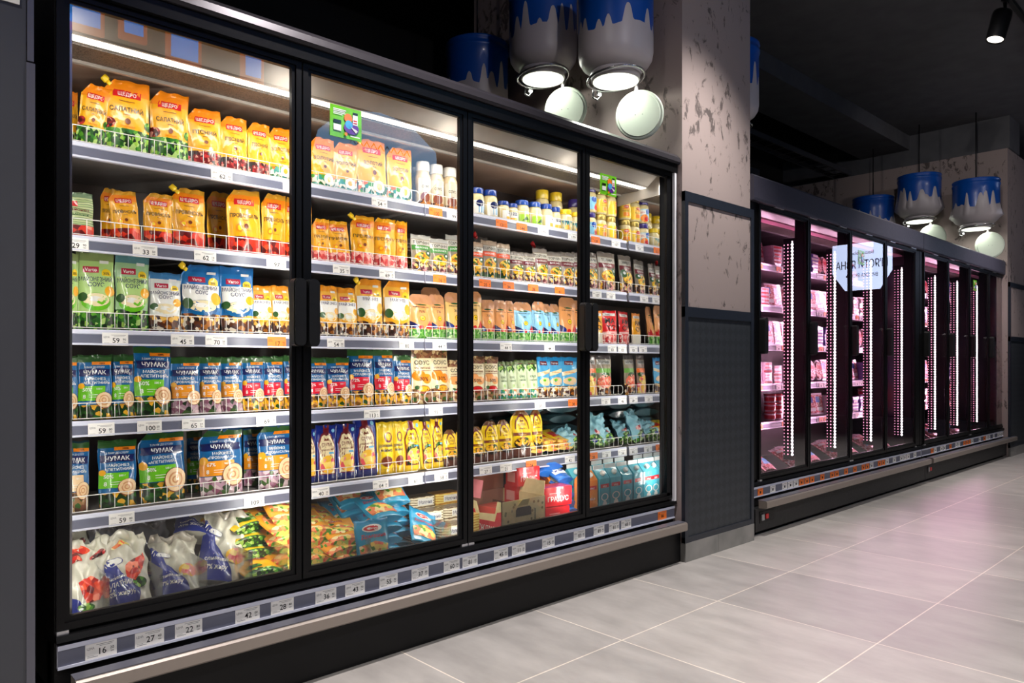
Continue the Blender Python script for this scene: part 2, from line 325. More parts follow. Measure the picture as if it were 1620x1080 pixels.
ITEMS=[
('sal', 0, 0, 0.612, 0.052, 0.216, 1.805, 'b'),
('sal', 0, 0, 0.644, 0.087, 0.227, 1.805, 't-7'),
('sal', 0, 0, 0.758, 0.148, 0.263, 1.805, 's'),
('sal', 0, 0, 0.899, 0.13, 0.258, 1.805, ''),
('pis', 0, 0, 1.026, 0.121, 0.229, 1.805, ''),
('pis', 0, 0, 1.134, 0.103, 0.224, 1.805, ''),
('pis', 0, 0, 1.231, 0.091, 0.222, 1.805, ''),
('zol', 0, 0, 1.321, 0.095, 0.222, 1.805, ''),
('zol', 0, 1, 1.41, 0.074, 0.222, 1.805, ''),
('zol', 0, 1, 1.506, 0.112, 0.227, 1.805, ''),
('zol', 0, 1, 1.61, 0.108, 0.222, 1.805, ''),
('zol', 0, 1, 1.742, 0.149, 0.263, 1.805, 's'),
('zol', 0, 1, 1.881, 0.128, 0.256, 1.805, ''),
('bot', 0, 1, 2.007, 0.089, 0.178, 1.805, ''),
('bot', 0, 1, 2.084, 0.081, 0.174, 1.805, ''),
('bot', 0, 1, 2.164, 0.08, 0.17, 1.805, ''),
('bot', 0, 1, 2.046, 0.058, 0.193, 1.805, 'b'),
('bot', 0, 1, 2.249, 0.074, 0.164, 1.805, ''),
('jbl', 0, 2, 2.332, 0.077, 0.147, 1.805, ''),
('jbl', 0, 2, 2.417, 0.092, 0.149, 1.805, ''),
('jbs', 0, 2, 2.506, 0.069, 0.109, 1.805, ''),
('jbs', 0, 2, 2.571, 0.062, 0.106, 1.805, ''),
('jbg', 0, 2, 2.638, 0.082, 0.132, 1.805, ''),
('jbg', 0, 2, 2.728, 0.089, 0.136, 1.805, ''),
('jbs', 0, 2, 2.816, 0.077, 0.139, 1.805, ''),
('jbs', 0, 2, 2.887, 0.064, 0.133, 1.805, ''),
('jye', 0, 2, 2.967, 0.097, 0.131, 1.805, ''),
('jye', 0, 2, 3.055, 0.068, 0.129, 1.805, ''),
('jyb', 0, 2, 2.889, 0.114, 0.242, 1.805, 'b'),
('jyb', 0, 2, 2.997, 0.092, 0.245, 1.805, 'b'),
('jpu', 0, 2, 3.149, 0.086, 0.229, 1.805, 'b'),
('jpu', 0, 3, 3.169, 0.087, 0.142, 1.805, ''),
('jgo', 0, 3, 3.258, 0.09, 0.142, 1.805, ''),
('jgo', 0, 3, 3.346, 0.086, 0.142, 1.805, ''),
('jpu', 0, 3, 3.169, 0.087, 0.142, 1.948, 'u'),
('jgo', 0, 3, 3.258, 0.09, 0.142, 1.948, 'u'),
('jgo', 0, 3, 3.346, 0.086, 0.142, 1.948, 'u'),
('strp', 1, 0, 0.612, 0.098, 0.157, 1.505, ''),
('prov', 1, 0, 0.728, 0.052, 0.207, 1.505, 'b'),
('prov', 1, 0, 0.764, 0.091, 0.185, 1.505, 't5'),
('prov', 1, 0, 0.861, 0.098, 0.192, 1.505, ''),
('prov', 1, 0, 0.968, 0.117, 0.229, 1.505, 's'),
('prov', 1, 0, 1.113, 0.087, 0.257, 1.505, 'b'),
('prov', 1, 0, 1.175, 0.13, 0.254, 1.505, ''),
('prov', 1, 0, 1.288, 0.096, 0.257, 1.505, ''),
('prov', 1, 0, 1.359, 0.046, 0.256, 1.505, ''),
('prem', 1, 1, 1.424, 0.069, 0.259, 1.505, ''),
('prem', 1, 1, 1.496, 0.074, 0.187, 1.505, ''),
('prem', 1, 1, 1.583, 0.107, 0.189, 1.505, 't4'),
('prem', 1, 1, 1.691, 0.115, 0.227, 1.505, 's'),
('prem', 1, 1, 1.801, 0.117, 0.229, 1.505, ''),
('prem', 1, 1, 1.89, 0.068, 0.232, 1.505, ''),
('torg', 1, 1, 2.0, 0.103, 0.181, 1.505, ''),
('torg', 1, 1, 2.103, 0.103, 0.173, 1.505, ''),
('torg', 1, 1, 2.208, 0.108, 0.203, 1.505, ''),
('torc', 1, 1, 2.002, 0.072, 0.179, 1.505, 'b'),
('toro', 1, 2, 2.321, 0.101, 0.185, 1.505, ''),
('toro', 1, 2, 2.417, 0.092, 0.203, 1.505, ''),
('toro', 1, 2, 2.508, 0.091, 0.197, 1.505, ''),
('torm', 1, 2, 2.6, 0.094, 0.166, 1.505, ''),
('torm', 1, 2, 2.691, 0.088, 0.168, 1.505, ''),
('torm', 1, 2, 2.785, 0.1, 0.201, 1.505, ''),
('torm', 1, 2, 2.887, 0.104, 0.195, 1.505, ''),
('torm', 1, 2, 2.988, 0.097, 0.202, 1.505, ''),
('torm', 1, 2, 3.065, 0.068, 0.21, 1.505, ''),
('torc', 1, 2, 2.881, 0.089, 0.239, 1.505, 'b'),
('torc', 1, 2, 2.453, 0.081, 0.237, 1.505, 'b'),
('torm', 1, 3, 3.186, 0.12, 0.223, 1.505, ''),
('torm', 1, 3, 3.323, 0.143, 0.237, 1.505, ''),
('vgr', 2, 0, 0.583, 0.057, 0.254, 1.205, ''),
('vgr', 2, 0, 0.667, 0.114, 0.265, 1.205, ''),
('vgt', 2, 0, 0.776, 0.108, 0.268, 1.205, ''),
('vwh', 2, 0, 0.884, 0.108, 0.214, 1.205, ''),
('vbl', 2, 0, 1.01, 0.144, 0.255, 1.205, 's'),
('vbl', 2, 0, 1.147, 0.126, 0.258, 1.205, ''),
('vor', 2, 0, 1.244, 0.084, 0.194, 1.205, ''),
('vor', 2, 0, 1.323, 0.074, 0.199, 1.205, ''),
('vor', 2, 1, 1.438, 0.092, 0.213, 1.205, ''),
('vor', 2, 1, 1.529, 0.09, 0.214, 1.205, ''),
('vor', 2, 1, 1.619, 0.096, 0.213, 1.205, ''),
('vor', 2, 1, 1.727, 0.133, 0.258, 1.205, 's'),
('vor', 2, 1, 1.866, 0.137, 0.261, 1.205, ''),
('kror', 2, 1, 1.996, 0.124, 0.208, 1.205, ''),
('kror', 2, 1, 2.097, 0.092, 0.214, 1.205, ''),
('kryl', 2, 1, 2.199, 0.111, 0.23, 1.205, ''),
('kror', 2, 1, 2.135, 0.106, 0.258, 1.205, 'b'),
('kryl', 2, 2, 2.315, 0.096, 0.243, 1.205, ''),
('kror', 2, 2, 2.406, 0.087, 0.206, 1.205, ''),
('kror', 2, 2, 2.493, 0.086, 0.211, 1.205, ''),
('kror', 2, 2, 2.565, 0.057, 0.212, 1.205, ''),
('krbl', 2, 2, 2.659, 0.123, 0.211, 1.205, ''),
('krbl', 2, 2, 2.759, 0.076, 0.217, 1.205, ''),
('krbl', 2, 2, 2.83, 0.058, 0.211, 1.205, ''),
('krbl', 2, 2, 2.897, 0.065, 0.214, 1.205, ''),
('krtl', 2, 2, 2.988, 0.118, 0.254, 1.205, ''),
('kror', 2, 2, 3.078, 0.063, 0.245, 1.205, ''),
('mayy', 2, 3, 3.227, 0.105, 0.193, 1.205, ''),
('mayr', 2, 3, 3.346, 0.121, 0.199, 1.205, ''),
('chg', 3, 0, 0.578, 0.071, 0.212, 0.91, ''),
('chg', 3, 0, 0.665, 0.103, 0.215, 0.91, ''),
('chg', 3, 0, 0.749, 0.073, 0.218, 0.91, ''),
('chb', 3, 0, 0.843, 0.124, 0.251, 0.91, ''),
('cho', 3, 0, 0.956, 0.101, 0.21, 0.91, ''),
('cho', 3, 0, 1.046, 0.08, 0.211, 0.91, ''),
('cho', 3, 0, 1.127, 0.081, 0.211, 0.91, ''),
('chr', 3, 0, 1.21, 0.085, 0.214, 0.91, ''),
('chr', 3, 0, 1.293, 0.08, 0.215, 0.91, ''),
('chr', 3, 0, 1.359, 0.051, 0.22, 0.91, ''),
('chr', 3, 1, 1.41, 0.041, 0.21, 0.91, ''),
('chr', 3, 1, 1.477, 0.093, 0.211, 0.91, ''),
('chr', 3, 1, 1.576, 0.103, 0.211, 0.91, ''),
('chr', 3, 1, 1.685, 0.121, 0.246, 0.91, ''),
('chr', 3, 1, 1.802, 0.101, 0.248, 0.91, ''),
('chr', 3, 1, 1.897, 0.095, 0.224, 0.91, ''),
('crm', 3, 1, 2.005, 0.107, 0.25, 0.91, ''),
('crm', 3, 1, 2.112, 0.1, 0.252, 0.91, ''),
('crr', 3, 1, 2.212, 0.1, 0.202, 0.91, ''),
('crr', 3, 2, 2.327, 0.105, 0.221, 0.91, ''),
('crr', 3, 2, 2.427, 0.088, 0.221, 0.91, ''),
('wgr', 3, 2, 2.504, 0.065, 0.196, 0.91, ''),
('wgr', 3, 2, 2.569, 0.066, 0.196, 0.91, ''),
('wgr', 3, 2, 2.638, 0.072, 0.203, 0.91, ''),
('wgr', 3, 2, 2.716, 0.084, 0.203, 0.91, ''),
('bpa', 3, 2, 2.802, 0.086, 0.22, 0.91, ''),
('bpa', 3, 2, 2.894, 0.099, 0.221, 0.91, ''),
('bpa', 3, 2, 3.001, 0.113, 0.221, 0.91, ''),
('toso', 3, 3, 3.175, 0.109, 0.236, 0.91, ''),
('tosr', 3, 3, 3.292, 0.125, 0.237, 0.91, ''),
('chz', 4, 0, 0.603, 0.083, 0.231, 0.61, ''),
('chg', 4, 0, 0.732, 0.119, 0.226, 0.61, ''),
('chb', 4, 0, 0.879, 0.156, 0.247, 0.61, ''),
('chg', 4, 0, 1.023, 0.056, 0.231, 0.61, 'b'),
('chp', 4, 0, 1.086, 0.159, 0.243, 0.61, ''),
('chp', 4, 0, 1.254, 0.083, 0.229, 0.61, 'b'),
('chp', 4, 0, 1.303, 0.146, 0.246, 0.61, ''),
('chp', 4, 1, 1.402, 0.041, 0.223, 0.61, ''),
('smb', 4, 1, 1.449, 0.047, 0.22, 0.61, ''),
('smb', 4, 1, 1.519, 0.092, 0.231, 0.61, ''),
('smb', 4, 1, 1.611, 0.093, 0.231, 0.61, ''),
('smb', 4, 1, 1.711, 0.107, 0.252, 0.61, ''),
('ylt', 4, 1, 1.806, 0.082, 0.228, 0.61, ''),
('ylt', 4, 1, 1.875, 0.057, 0.227, 0.61, ''),
('smy', 4, 1, 1.95, 0.094, 0.226, 0.61, ''),
('smy', 4, 1, 2.03, 0.065, 0.218, 0.61, ''),
('smy', 4, 1, 2.095, 0.066, 0.227, 0.61, ''),
('rnd', 4, 1, 2.168, 0.08, 0.172, 0.61, ''),
('rnd', 4, 1, 2.243, 0.07, 0.177, 0.61, ''),
('rnd', 4, 2, 2.331, 0.089, 0.177, 0.61, ''),
('rnd', 4, 2, 2.425, 0.1, 0.2, 0.61, ''),
('rnd', 4, 2, 2.521, 0.091, 0.201, 0.61, ''),
('rnd', 4, 2, 2.637, 0.131, 0.243, 0.61, ''),
('rnd', 4, 2, 2.749, 0.085, 0.242, 0.61, '')]
TAGS=[(0, 1.054, '62 50', 'w'), (0, 1.327, '62 50', 'w'), (0, 1.723, '54 60', 'w'), (0, 2.021, '100', 'o'), (0, 2.123, '99 90', 'w'), (0, 2.423, '131 9', 'o'), (0, 2.56, '144', 'o'), (0, 2.713, '179', 'w'), (0, 2.941, '179', 'w'), (0, 3.012, '129', 'o'), (0, 3.128, '139', 'o'), (0, 3.305, '107', 'w'), (1, 0.586, '29 90', 'w'), (1, 0.795, '33 50', 'w'), (1, 0.995, '62 10', 'w'), (1, 1.262, '97 50', 'w'), (1, 1.542, '35 90', 'w'), (1, 1.761, '69 70', 'w'), (1, 2.043, '16 90', 'o'), (1, 2.316, '25 9', 'o'), (1, 2.469, '34', 'o'), (1, 2.64, '38', 'o'), (1, 2.837, '41', 'o'), (1, 3.139, '107', 'w'), (1, 3.26, '107', 'w'), (2, 0.703, '59 90', 'w'), (2, 0.917, '45 90', 'w'), (2, 1.034, '70 50', 'w'), (2, 1.264, '17 90', 'o'), (2, 1.516, '54 30', 'w'), (2, 1.862, '80 50', 'w'), (2, 2.043, '44 90', 'w'), (2, 2.452, '44 90', 'w'), (2, 2.76, '44 90', 'w'), (2, 3.271, '83', 'w'), (2, 3.363, '83', 'w'), (3, 0.662, '59 80', 'w'), (3, 0.809, '100 20', 'w'), (3, 0.954, '65 27', 'w'), (3, 1.222, '69 18', 'w'), (3, 1.686, '113 6', 'w'), (3, 2.021, '95 90', 'w'), (3, 2.69, '37 5', 'w'), (3, 2.941, '38', 'o'), (3, 3.215, '55', 'w'), (3, 3.363, '46', 'w'), (4, 0.723, '59 80', 'w'), (4, 1.175, '109 9', 'w'), (4, 1.448, '40 20', 'w'), (4, 1.729, '64 20', 'w'), (4, 1.909, '61 50', 'w'), (4, 2.053, '58 10', 'w'), (4, 2.32, '27 5', 'w'), (4, 2.452, '21', 'w'), (4, 2.626, '24', 'o'), (4, 2.916, '42', 'w'), (4, 3.107, '28', 'o'), (4, 3.221, '28', 'w'), (4, 3.363, '34', 'w'), (5, 0.59, '16 20', 'w'), (5, 0.722, '27 40', 'w'), (5, 0.837, '22 80', 'w'), (5, 1.026, '42 00', 'w'), (5, 1.148, '28 40', 'w'), (5, 1.313, '36 90', 'w'), (5, 1.432, '43 70', 'w'), (5, 1.578, '55 90', 'w'), (5, 1.726, '37 80', 'w'), (5, 1.885, '60 54', 'w'), (5, 1.983, '81 60', 'w'), (5, 2.158, '45 80', 'w'), (5, 2.265, '11 20', 'w'), (5, 2.455, '15 30', 'w'), (5, 2.67, '83 40', 'w'), (5, 2.816, '89 40', 'w'), (5, 2.934, '81 20', 'w'), (5, 3.032, '68 30', 'w'), (5, 3.348, '86', 'o')]

# ------------------------------------------------------------------ product designs
Y1, Y2, OR, RED, MAG = plain((.98, .70, .05)), plain((1, .84, .10)), plain((.97, .55, .06)), plain((.84, .08, .12)), plain((.74, .10, .25))
WHI, CRE, BLK, NAV, BLU = plain((.95, .95, .93)), plain((.96, .90, .72)), plain((.08, .07, .06)), plain((.05, .10, .34)), plain((.02, .38, .62))
GRN, LGR, DGR, MAR, SKY = plain((.42, .76, .12)), plain((.72, .86, .52)), plain((.16, .34, .14)), plain((.45, .07, .12)), plain((.30, .68, .88))
PEA, TAN, BRN, TEA, LBL, PNK = plain((.97, .66, .38)), plain((.82, .58, .40)), plain((.50, .24, .14)), plain((.30, .62, .66)), plain((.55, .80, .93)), plain((.96, .72, .70))
BEI, EGG, GRY, LTE, VBL = plain((.93, .80, .62)), plain((.98, .70, .12)), plain((.70, .69, .66)), plain((.62, .84, .86)), plain((.06, .16, .55))
V_LEAF = veg('leaf', [(.12, .36, .08), (.34, .62, .14), (.06, .22, .05), (.62, .80, .30), (.18, .48, .10), (.72, .85, .5), (.05, .16, .05)])
V_CHIL = veg('chilli', [(.52, .06, .10), (.28, .03, .05), (.78, .20, .20), (.12, .02, .03), (.88, .62, .55), (.45, .05, .08)], 70)
V_TOM = veg('tomato', [(.88, .20, .10), (.96, .36, .20), (.72, .10, .07), (.93, .28, .12), (.42, .05, .05), (1, .55, .42), (.85, .16, .1)], 32)
V_EGG = veg('egg_veg', [(.95, .93, .86), (.95, .45, .15), (.35, .65, .2), (.9, .9, .85), (.2, .6, .55), (.97, .75, .3), (.12, .36, .1)], 40)
V_PINK = veg('meat', [(.86, .30, .30), (.95, .62, .58), (.68, .14, .18), (.93, .45, .42), (.97, .8, .76)], 45)
V_HERB = veg('herb', [(.08, .22, .06), (.86, .62, .14), (.18, .42, .12), (.05, .12, .05), (.95, .72, .2), (.12, .30, .10)], 45)
V_ONI = veg('onion', [(.70, .55, .62), (.90, .80, .82), (.25, .38, .15), (.55, .32, .42), (.12, .2, .1), (.8, .7, .72)], 38)
V_SUN = veg('sunflower', [(.95, .68, .06), (.25, .14, .05), (.98, .78, .15), (.55, .36, .12), (.15, .3, .1), (.85, .6, .35)], 45)
V_CHOC = veg('dish', [(.35, .18, .08), (.95, .75, .35), (.15, .08, .05), (.93, .88, .8), (.7, .42, .12), (.3, .2, .2)], 45)
V_BER = veg('berry', [(.10, .14, .36), (.85, .15, .14), (.06, .30, .12), (.55, .80, .40), (.07, .08, .2), (.2, .55, .2)], 40)
V_GST = veg('grass', [(.30, .62, .20), (.70, .86, .55), (.15, .45, .12), (.5, .76, .35)], 60)
V_MAYO = veg('yolk', [(.95, .72, .10), (.90, .55, .05), (.98, .86, .40), (.75, .42, .05), (.97, .8, .2), (.3, .4, .1)], 50)
V_EGD = veg('egg_dark', [(.42, .20, .22), (.95, .85, .6), (.2, .1, .1), (.95, .7, .2), (.85, .6, .6), (.25, .15, .1)], 50)
V_SALM = veg('salmon', [(.93, .35, .25), (.97, .60, .48), (.85, .25, .2), (.98, .75, .65), (.9, .45, .35)], 45)
V_MUSH = veg('mushroom', [(.62, .46, .30), (.35, .22, .12), (.85, .75, .55), (.20, .36, .12), (.5, .3, .2)], 45)
V_CHE = veg('cheese', [(.96, .74, .22), (.98, .85, .45), (.90, .35, .38), (.98, .8, .3), (.95, .6, .55)], 35)
V_SHEET = ramp_mat('print_shellstripe', [(0, (.72, .80, .55)), (.5, (.38, .50, .34)), (1, (.80, .84, .62))], 14, 'WAVE', .3, coat=.3)
CLEARF = plain((.62, .57, .50), .18)
def sh(word, kind='s'):
    L = [('r', .02, .80, .98, .92, OR), ('r', .20, .76, .80, .855, RED), ('t', 'ЩЕДРО', .5, .78, .052, WHI, .52), ('r', .33, .700, .67, .708, BRN),
         ('t', word, .5, .56, .062, BLK, .84), ('r', .42, .52, .58, .528, BRN), ('e', .5, .43, .06, 0, BRN), ('r', .34, .36, .66, .37, OR)]
    if kind == 'z': L += [('e', .62, .20, .22, .1, WHI), ('e', .62, .20, .10, 0, EGG)]
    if kind == 'p': L += [('e', .3, .40, .10, 0, OR), ('e', .3, .40, .06, 0, Y2)]
    return L
def va(top, word1, word2, bowl):
    L = [('r', .18, .735, .60, .815, MAG), ('t', 'Varto', .39, .752, .048, WHI, .36), ('e', .80, .73, .13, 0, Y2), ('t', '30%' if bowl != BLU else '50%', .80, .715, .036, BLK, .2),
         ('r', .62, .86, .86, .90, WHI), ('r', .04, .38, .96, .70, WHI if bowl != GRN else LGR), ('t', word1, .5, .625, .055, NAV, .88)]
    if word2: L.append(('t', word2, .5, .555, .055, NAV, .5))
    L += [('e', .5, .36, .40, .115, bowl), ('e', .5, .385, .36, .085, CRE), ('e', .46, .395, .18, .035, WHI), ('e', .86, .50, .14, 0, EGG), ('e', .14, .42, .12, 0, DGR)]
    return L
def ch(word, pm, panel='50', big=False):
    L = [('r', .0, .885, 1, .97, DGR), ('r', .42, .845, .98, .895, OR), ('t', '100%', .72, .855, .028, BLK, .3), ('t', 'З ЛАНУ ДО СТОЛУ', .5, .795, .026, WHI, .6),
         ('p', [(.04, .68), (.12, .665), (.5, .68), (.88, .665), (.96, .68), (.93, .72), (.96, .775), (.5, .79), (.04, .775), (.07, .72)], NAV),
         ('t', 'ЧУМАК', .5, .695, .065, WHI, .78), ('t', 'МАЙОНЕЗ', .5, .605, .042, WHI, .62), ('t', '«' + word + '»', .5, .545, .040, WHI, .9),
         ('r', .0, .29, .78, .515, pm), ('t', panel + '%', .24, .435, .055, WHI, .32), ('t', '500 г', .60, .455, .03, WHI, .26), ('t', '8', .17, .325, .062, WHI, .2),
         ('r', .30, .375, .66, .382, WHI), ('r', .30, .34, .60, .347, WHI),
         ('e', .76, .29, .27, 0, BRN), ('e', .76, .295, .25, 0, BEI), ('ring', .76, .295, .17, 0, .22, TAN), ('ring', .75, .295, .08, 0, .4, TAN), ('e', -.0 + .08, .52, .09, 0, EGG)]
    return L
def tor(band, b2=WHI):
    return [('r', .02, .73, .98, .87, plain((.76, .74, .69))), ('t', 'ТОРЧИН', .5, .765, .07, BLK, .8), ('r', .04, .60, .96, .72, band), ('t', 'МАЙОНЕЗ', .5, .64, .045, WHI, .75),
            ('e', .5, .40, .36, .14, V_MAYO), ('ring', .5, .40, .38, .15, .08, EGG), ('e', .82, .52, .16, 0, DGR), ('e', .80, .53, .06, 0, WHI)]
def kr(pct, dark=BLK):
    return [('p', [(0, .80), (.3, .76), (.6, .80), (1, .77), (1, 1), (0, 1)], TAN), ('e', .5, .765, .24, .018, DGR), ('t', 'майонезний соус', .5, .70, .03, dark, .72), ('t', pct, .5, .585, .055, dark, .5), ('e', .5, .46, .12, 0, Y2), ('ring', .5, .46, .12, 0, .16, BRN), ('r', .47, .445, .53, .475, BRN),
            ('p', [(.0, .40), (.14, .36), (.3, .30), (.3, .24), (.0, .24)], NAV), ('p', [(.62, .24), (.72, .33), (.84, .42), (.9, .34), (1, .36), (1, .24)], RED),
            ('e', .42, .26, .09, 0, RED), ('e', .20, .28, .09, 0, VBL)]
def crm(pct, ac):
    return [('e', .3, .91, .2, 0, BRN), ('e', .7, .93, .2, 0, DGR), ('r', .0, .84, 1, 1, V_MUSH), ('e', .3, .52, .3, .1, OR if ac != RED else PEA), ('e', .68, .46, .26, .09, OR if ac != RED else PEA), ('t', 'СОУС', .5, .72, .075, BLK, .8), ('t', 'майонезний', .5, .645, .04, BRN, .76), ('r', .08, .605, .92, .615, BRN),
            ('t', pct, .5, .42, .075, BLK, .56), ('e', .5, .26, .34, .08, BRN), ('e', .5, .275, .3, .05, RED if ac == RED else EGG), ('e', .2, .3, .1, 0, DGR)]
def sm(word1, word2, frame, pic):
    return [('p', [(.10, .12), (.90, .12), (.90, .66), (.74, .84), (.5, .90), (.26, .84), (.10, .66)], MAR), ('p', [(.15, .14), (.85, .14), (.85, .64), (.71, .80), (.5, .85), (.29, .80), (.15, .64)], Y2 if frame != BLU else CRE),
            ('p', [(.36, 1), (.64, 1), (.64, .84), (.5, .80), (.36, .84)], MAR), ('e', .84, .90, .08, 0, LBL), ('p', [(.38, .72), (.62, .72), (.58, .77), (.5, .74), (.42, .77)], BRN),
            ('p', [(.15, .14), (.85, .14), (.85, .5), (.5, .54), (.15, .5)], V_HERB) if frame != BLU else ('e', .5, .2, .3, .05, V_PINK), ('t', word1, .5, .62, .06, MAR, .5), ('t', word2, .5, .545, .035, BRN, .6), ('r', .56, .485, .80, .515, SKY), ('e', .5, .30, .36, .16, pic)]
def rnd():
    return [('p', [(.16, .60), (.5, .60), (.84, .60), (.80, .78), (.66, .90), (.5, .93), (.34, .90), (.2, .78)], MAR), ('p', [(.2, .58), (.8, .58), (.75, .75), (.62, .85), (.5, .87), (.38, .85), (.25, .75)], Y2),
            ('p', [(.42, .76), (.58, .76), (.56, .80), (.5, .78), (.44, .80)], BRN), ('t', 'СМАК', .5, .67, .06, BRN, .4), ('t', 'майонез', .5, .60, .035, BRN, .5), ('r', .08, .46, .92, .525, BRN), ('t', 'столовий', .5, .475, .03, Y2, .6),
            ('e', .5, .30, .40, .13, BLK), ('e', .5, .33, .36, .10, V_SUN), ('e', .45, .33, .18, .06, EGG)]
D = {  # key: (w, h, b, body, top, layers, base, base_t, opts)
 'sal': (Y1, OR, [('e', .08, .40, .16, .07, V_CHIL), ('e', .97, .42, .10, .06, V_LEAF)] + sh('САЛАТНИЙ'), V_LEAF), 'pis': (Y1, OR, sh('ПІСНИЙ'), V_CHIL), 'zol': (Y1, OR, sh('ЗОЛОТИЙ', 'z'), V_EGG),
 'prov': (Y1, plain((.86, .62, .14)), sh('ПРОВАНСАЛЬ', 'p'), V_TOM), 'prem': (plain((.98, .70, .08)), Y1, sh('ПРЕМІУМ', 'p'), V_PINK),
 'strp': (V_SHEET, plain((.45, .55, .42)), [('r', .04, .68, .5, .80, RED), ('t', 'майонез', .5, .58, .06, MAR, .8), ('t', 'домашній', .5, .48, .05, DGR, .7)], V_TOM),
 'vgr': (LGR, plain((.55, .62, .38)), va(0, 'МАЙОНЕЗНИЙ', 'СОУС', GRN), V_LEAF), 'vgt': (plain((.66, .82, .62)), plain((.35, .55, .58)), va(0, 'МАЙОНЕЗНИЙ', 'СОУС', GRN), V_LEAF),
 'vwh': (plain((.90, .92, .90)), plain((.25, .50, .72)), va(0, 'МАЙОНЕЗНИЙ', 'СОУС', WHI), V_CHOC), 'vbl': (plain((.10, .46, .74)), plain((.05, .40, .68)), va(0, 'МАЙОНЕЗНИЙ', 'СОУС', BLU), V_CHOC),
 'vor': (plain((.97, .72, .25)), plain((.95, .60, .10)), va(0, 'МАЙОНЕЗ', '', EGG), V_CHOC),
 'chg': (BLU, DGR, ch('АПЕТИТНИЙ', GRN), V_HERB), 'chb': (BLU, plain((.04, .32, .55)), ch('АПЕТИТНИЙ', GRN), V_HERB), 'chz': (BLU, plain((.10, .25, .30)), ch('ДОМАШНІЙ', BEI, '72'), V_MUSH),
 'cho': (BLU, DGR, ch('ПРОВАНСАЛЬ', plain((.95, .60, .12)), '67'), V_ONI), 'chp': (BLU, plain((.05, .28, .48)), ch('ПРОВАНСАЛЬ', plain((.95, .60, .12)), '67'), V_ONI),
 'chr': (BLU, DGR, ch('СПРАВЖНІЙ', plain((.88, .10, .20)), '72'), V_SUN),
 'torg': (CLEARF, GRY, tor(plain((.25, .55, .20))), V_EGD), 'toro': (CLEARF, plain((.72, .62, .52)), tor(plain((.95, .35, .15))), V_HERB), 'torm': (CLEARF, plain((.50, .46, .43)), tor(MAR), V_EGD),
 'torc': (plain((.40, .36, .34)), plain((.34, .31, .30)), tor(MAR), V_EGD),  # torm in darker colours that imitate the shade at the back
 'toso': (plain((.62, .50, .44)), plain((.36, .30, .29)), [('r', .08, .76, .92, .87, GRY), ('t', 'ТОРЧИН', .5, .785, .06, BLK, .7), ('r', 0, .55, 1, .66, plain((.95, .45, .18))), ('e', .72, .50, .22, .06, DGR), ('e', .5, .36, .4, .13, V_CHE)], V_CHE),
 'tosr': (plain((.60, .55, .46)), plain((.30, .27, .27)), [('r', .08, .76, .92, .87, GRY), ('t', 'ТОРЧИН', .5, .785, .06, BLK, .7), ('r', 0, .55, 1, .66, plain((.45, .68, .30))), ('e', .55, .50, .26, .06, DGR), ('e', .5, .34, .45, .16, V_SALM)], V_CHOC),
 'kror': (PEA, TAN, kr('72%'), V_GST), 'kryl': (plain((.95, .78, .45)), TAN, kr('30%'), V_GST), 'krbl': (LBL, plain((.62, .74, .80)), kr('9%'), V_GST), 'krtl': (PEA, plain((.66, .50, .34)), kr('7%'), V_GST),
 'crm': (CRE, plain((.75, .68, .45)), crm('30%', TAN), V_MUSH), 'crr': (CRE, plain((.85, .80, .60)), crm('50%', RED), V_MUSH),
 'wgr': (plain((.84, .90, .74)), plain((.36, .44, .22)), [('r', .3, .82, .72, .92, MAR), ('p', [(.1, .8), (.3, .7), (.5, .8), (.7, .68), (.9, .8), (.8, .9), (.2, .9)], V_LEAF), ('t', 'соус', .5, .56, .06, DGR, .6), ('t', 'сирний', .5, .47, .045, DGR, .6), ('e', .5, .36, .10, 0, LGR)], V_EGG),
 'bpa': (SKY, plain((.10, .55, .80)), [('r', .2, .80, .75, .90, MAR), ('t', 'Торчин', .47, .825, .045, WHI, .45), ('p', [(0, .52), (.4, .56), (1, .64), (1, .72), (.5, .66), (0, .62)], CRE), ('t', 'майонез', .5, .60, .04, OR, .7), ('e', .5, .40, .42, .10, BEI), ('e', .4, .43, .12, .03, GRN)], V_CHOC),
 'smb': (VBL, VBL, sm('СМАК', 'майонез 30%', BLU, V_CHE), plain((.05, .12, .42))), 'smy': (Y2, Y2, sm('СМАК', 'провансаль', Y2, V_CHE), plain((.96, .80, .15))),
 'ylt': (Y2, plain((.92, .78, .10)), [('e', .66, .70, .26, .10, MAR), ('e', .66, .71, .2, .07, Y2), ('t', 'домашній', .5, .52, .06, NAV, .88), ('t', 'майонез', .5, .43, .06, NAV, .8), ('e', .5, .24, .34, .10, BRN)], plain((.90, .72, .10))),
 'rnd': (Y2, plain((.45, .28, .10)), rnd(), plain((.35, .16, .08))),
 'mayr': (plain((.86, .12, .14)), RED, [('r', .1, .84, .9, .92, WHI), ('t', 'МАЙОНЕЗ', .5, .86, .035, BLK, .6), ('t', 'MA', .5, .62, .16, BLK, .8), ('t', 'YO', .55, .42, .16, BLK, .8), ('p', [(0, .25), (.5, .32), (1, .30), (1, .38), (.5, .38), (0, .36)], PNK)], V_PINK),
 'mayy': (plain((.96, .66, .12)), OR, [('r', .1, .84, .9, .92, WHI), ('t', 'МАЙОНЕЗ', .5, .86, .035, BLK, .6), ('t', 'MA', .5, .62, .16, BLK, .8), ('t', 'YO', .5, .42, .16, BLK, .8)], plain((.90, .88, .80))),
}
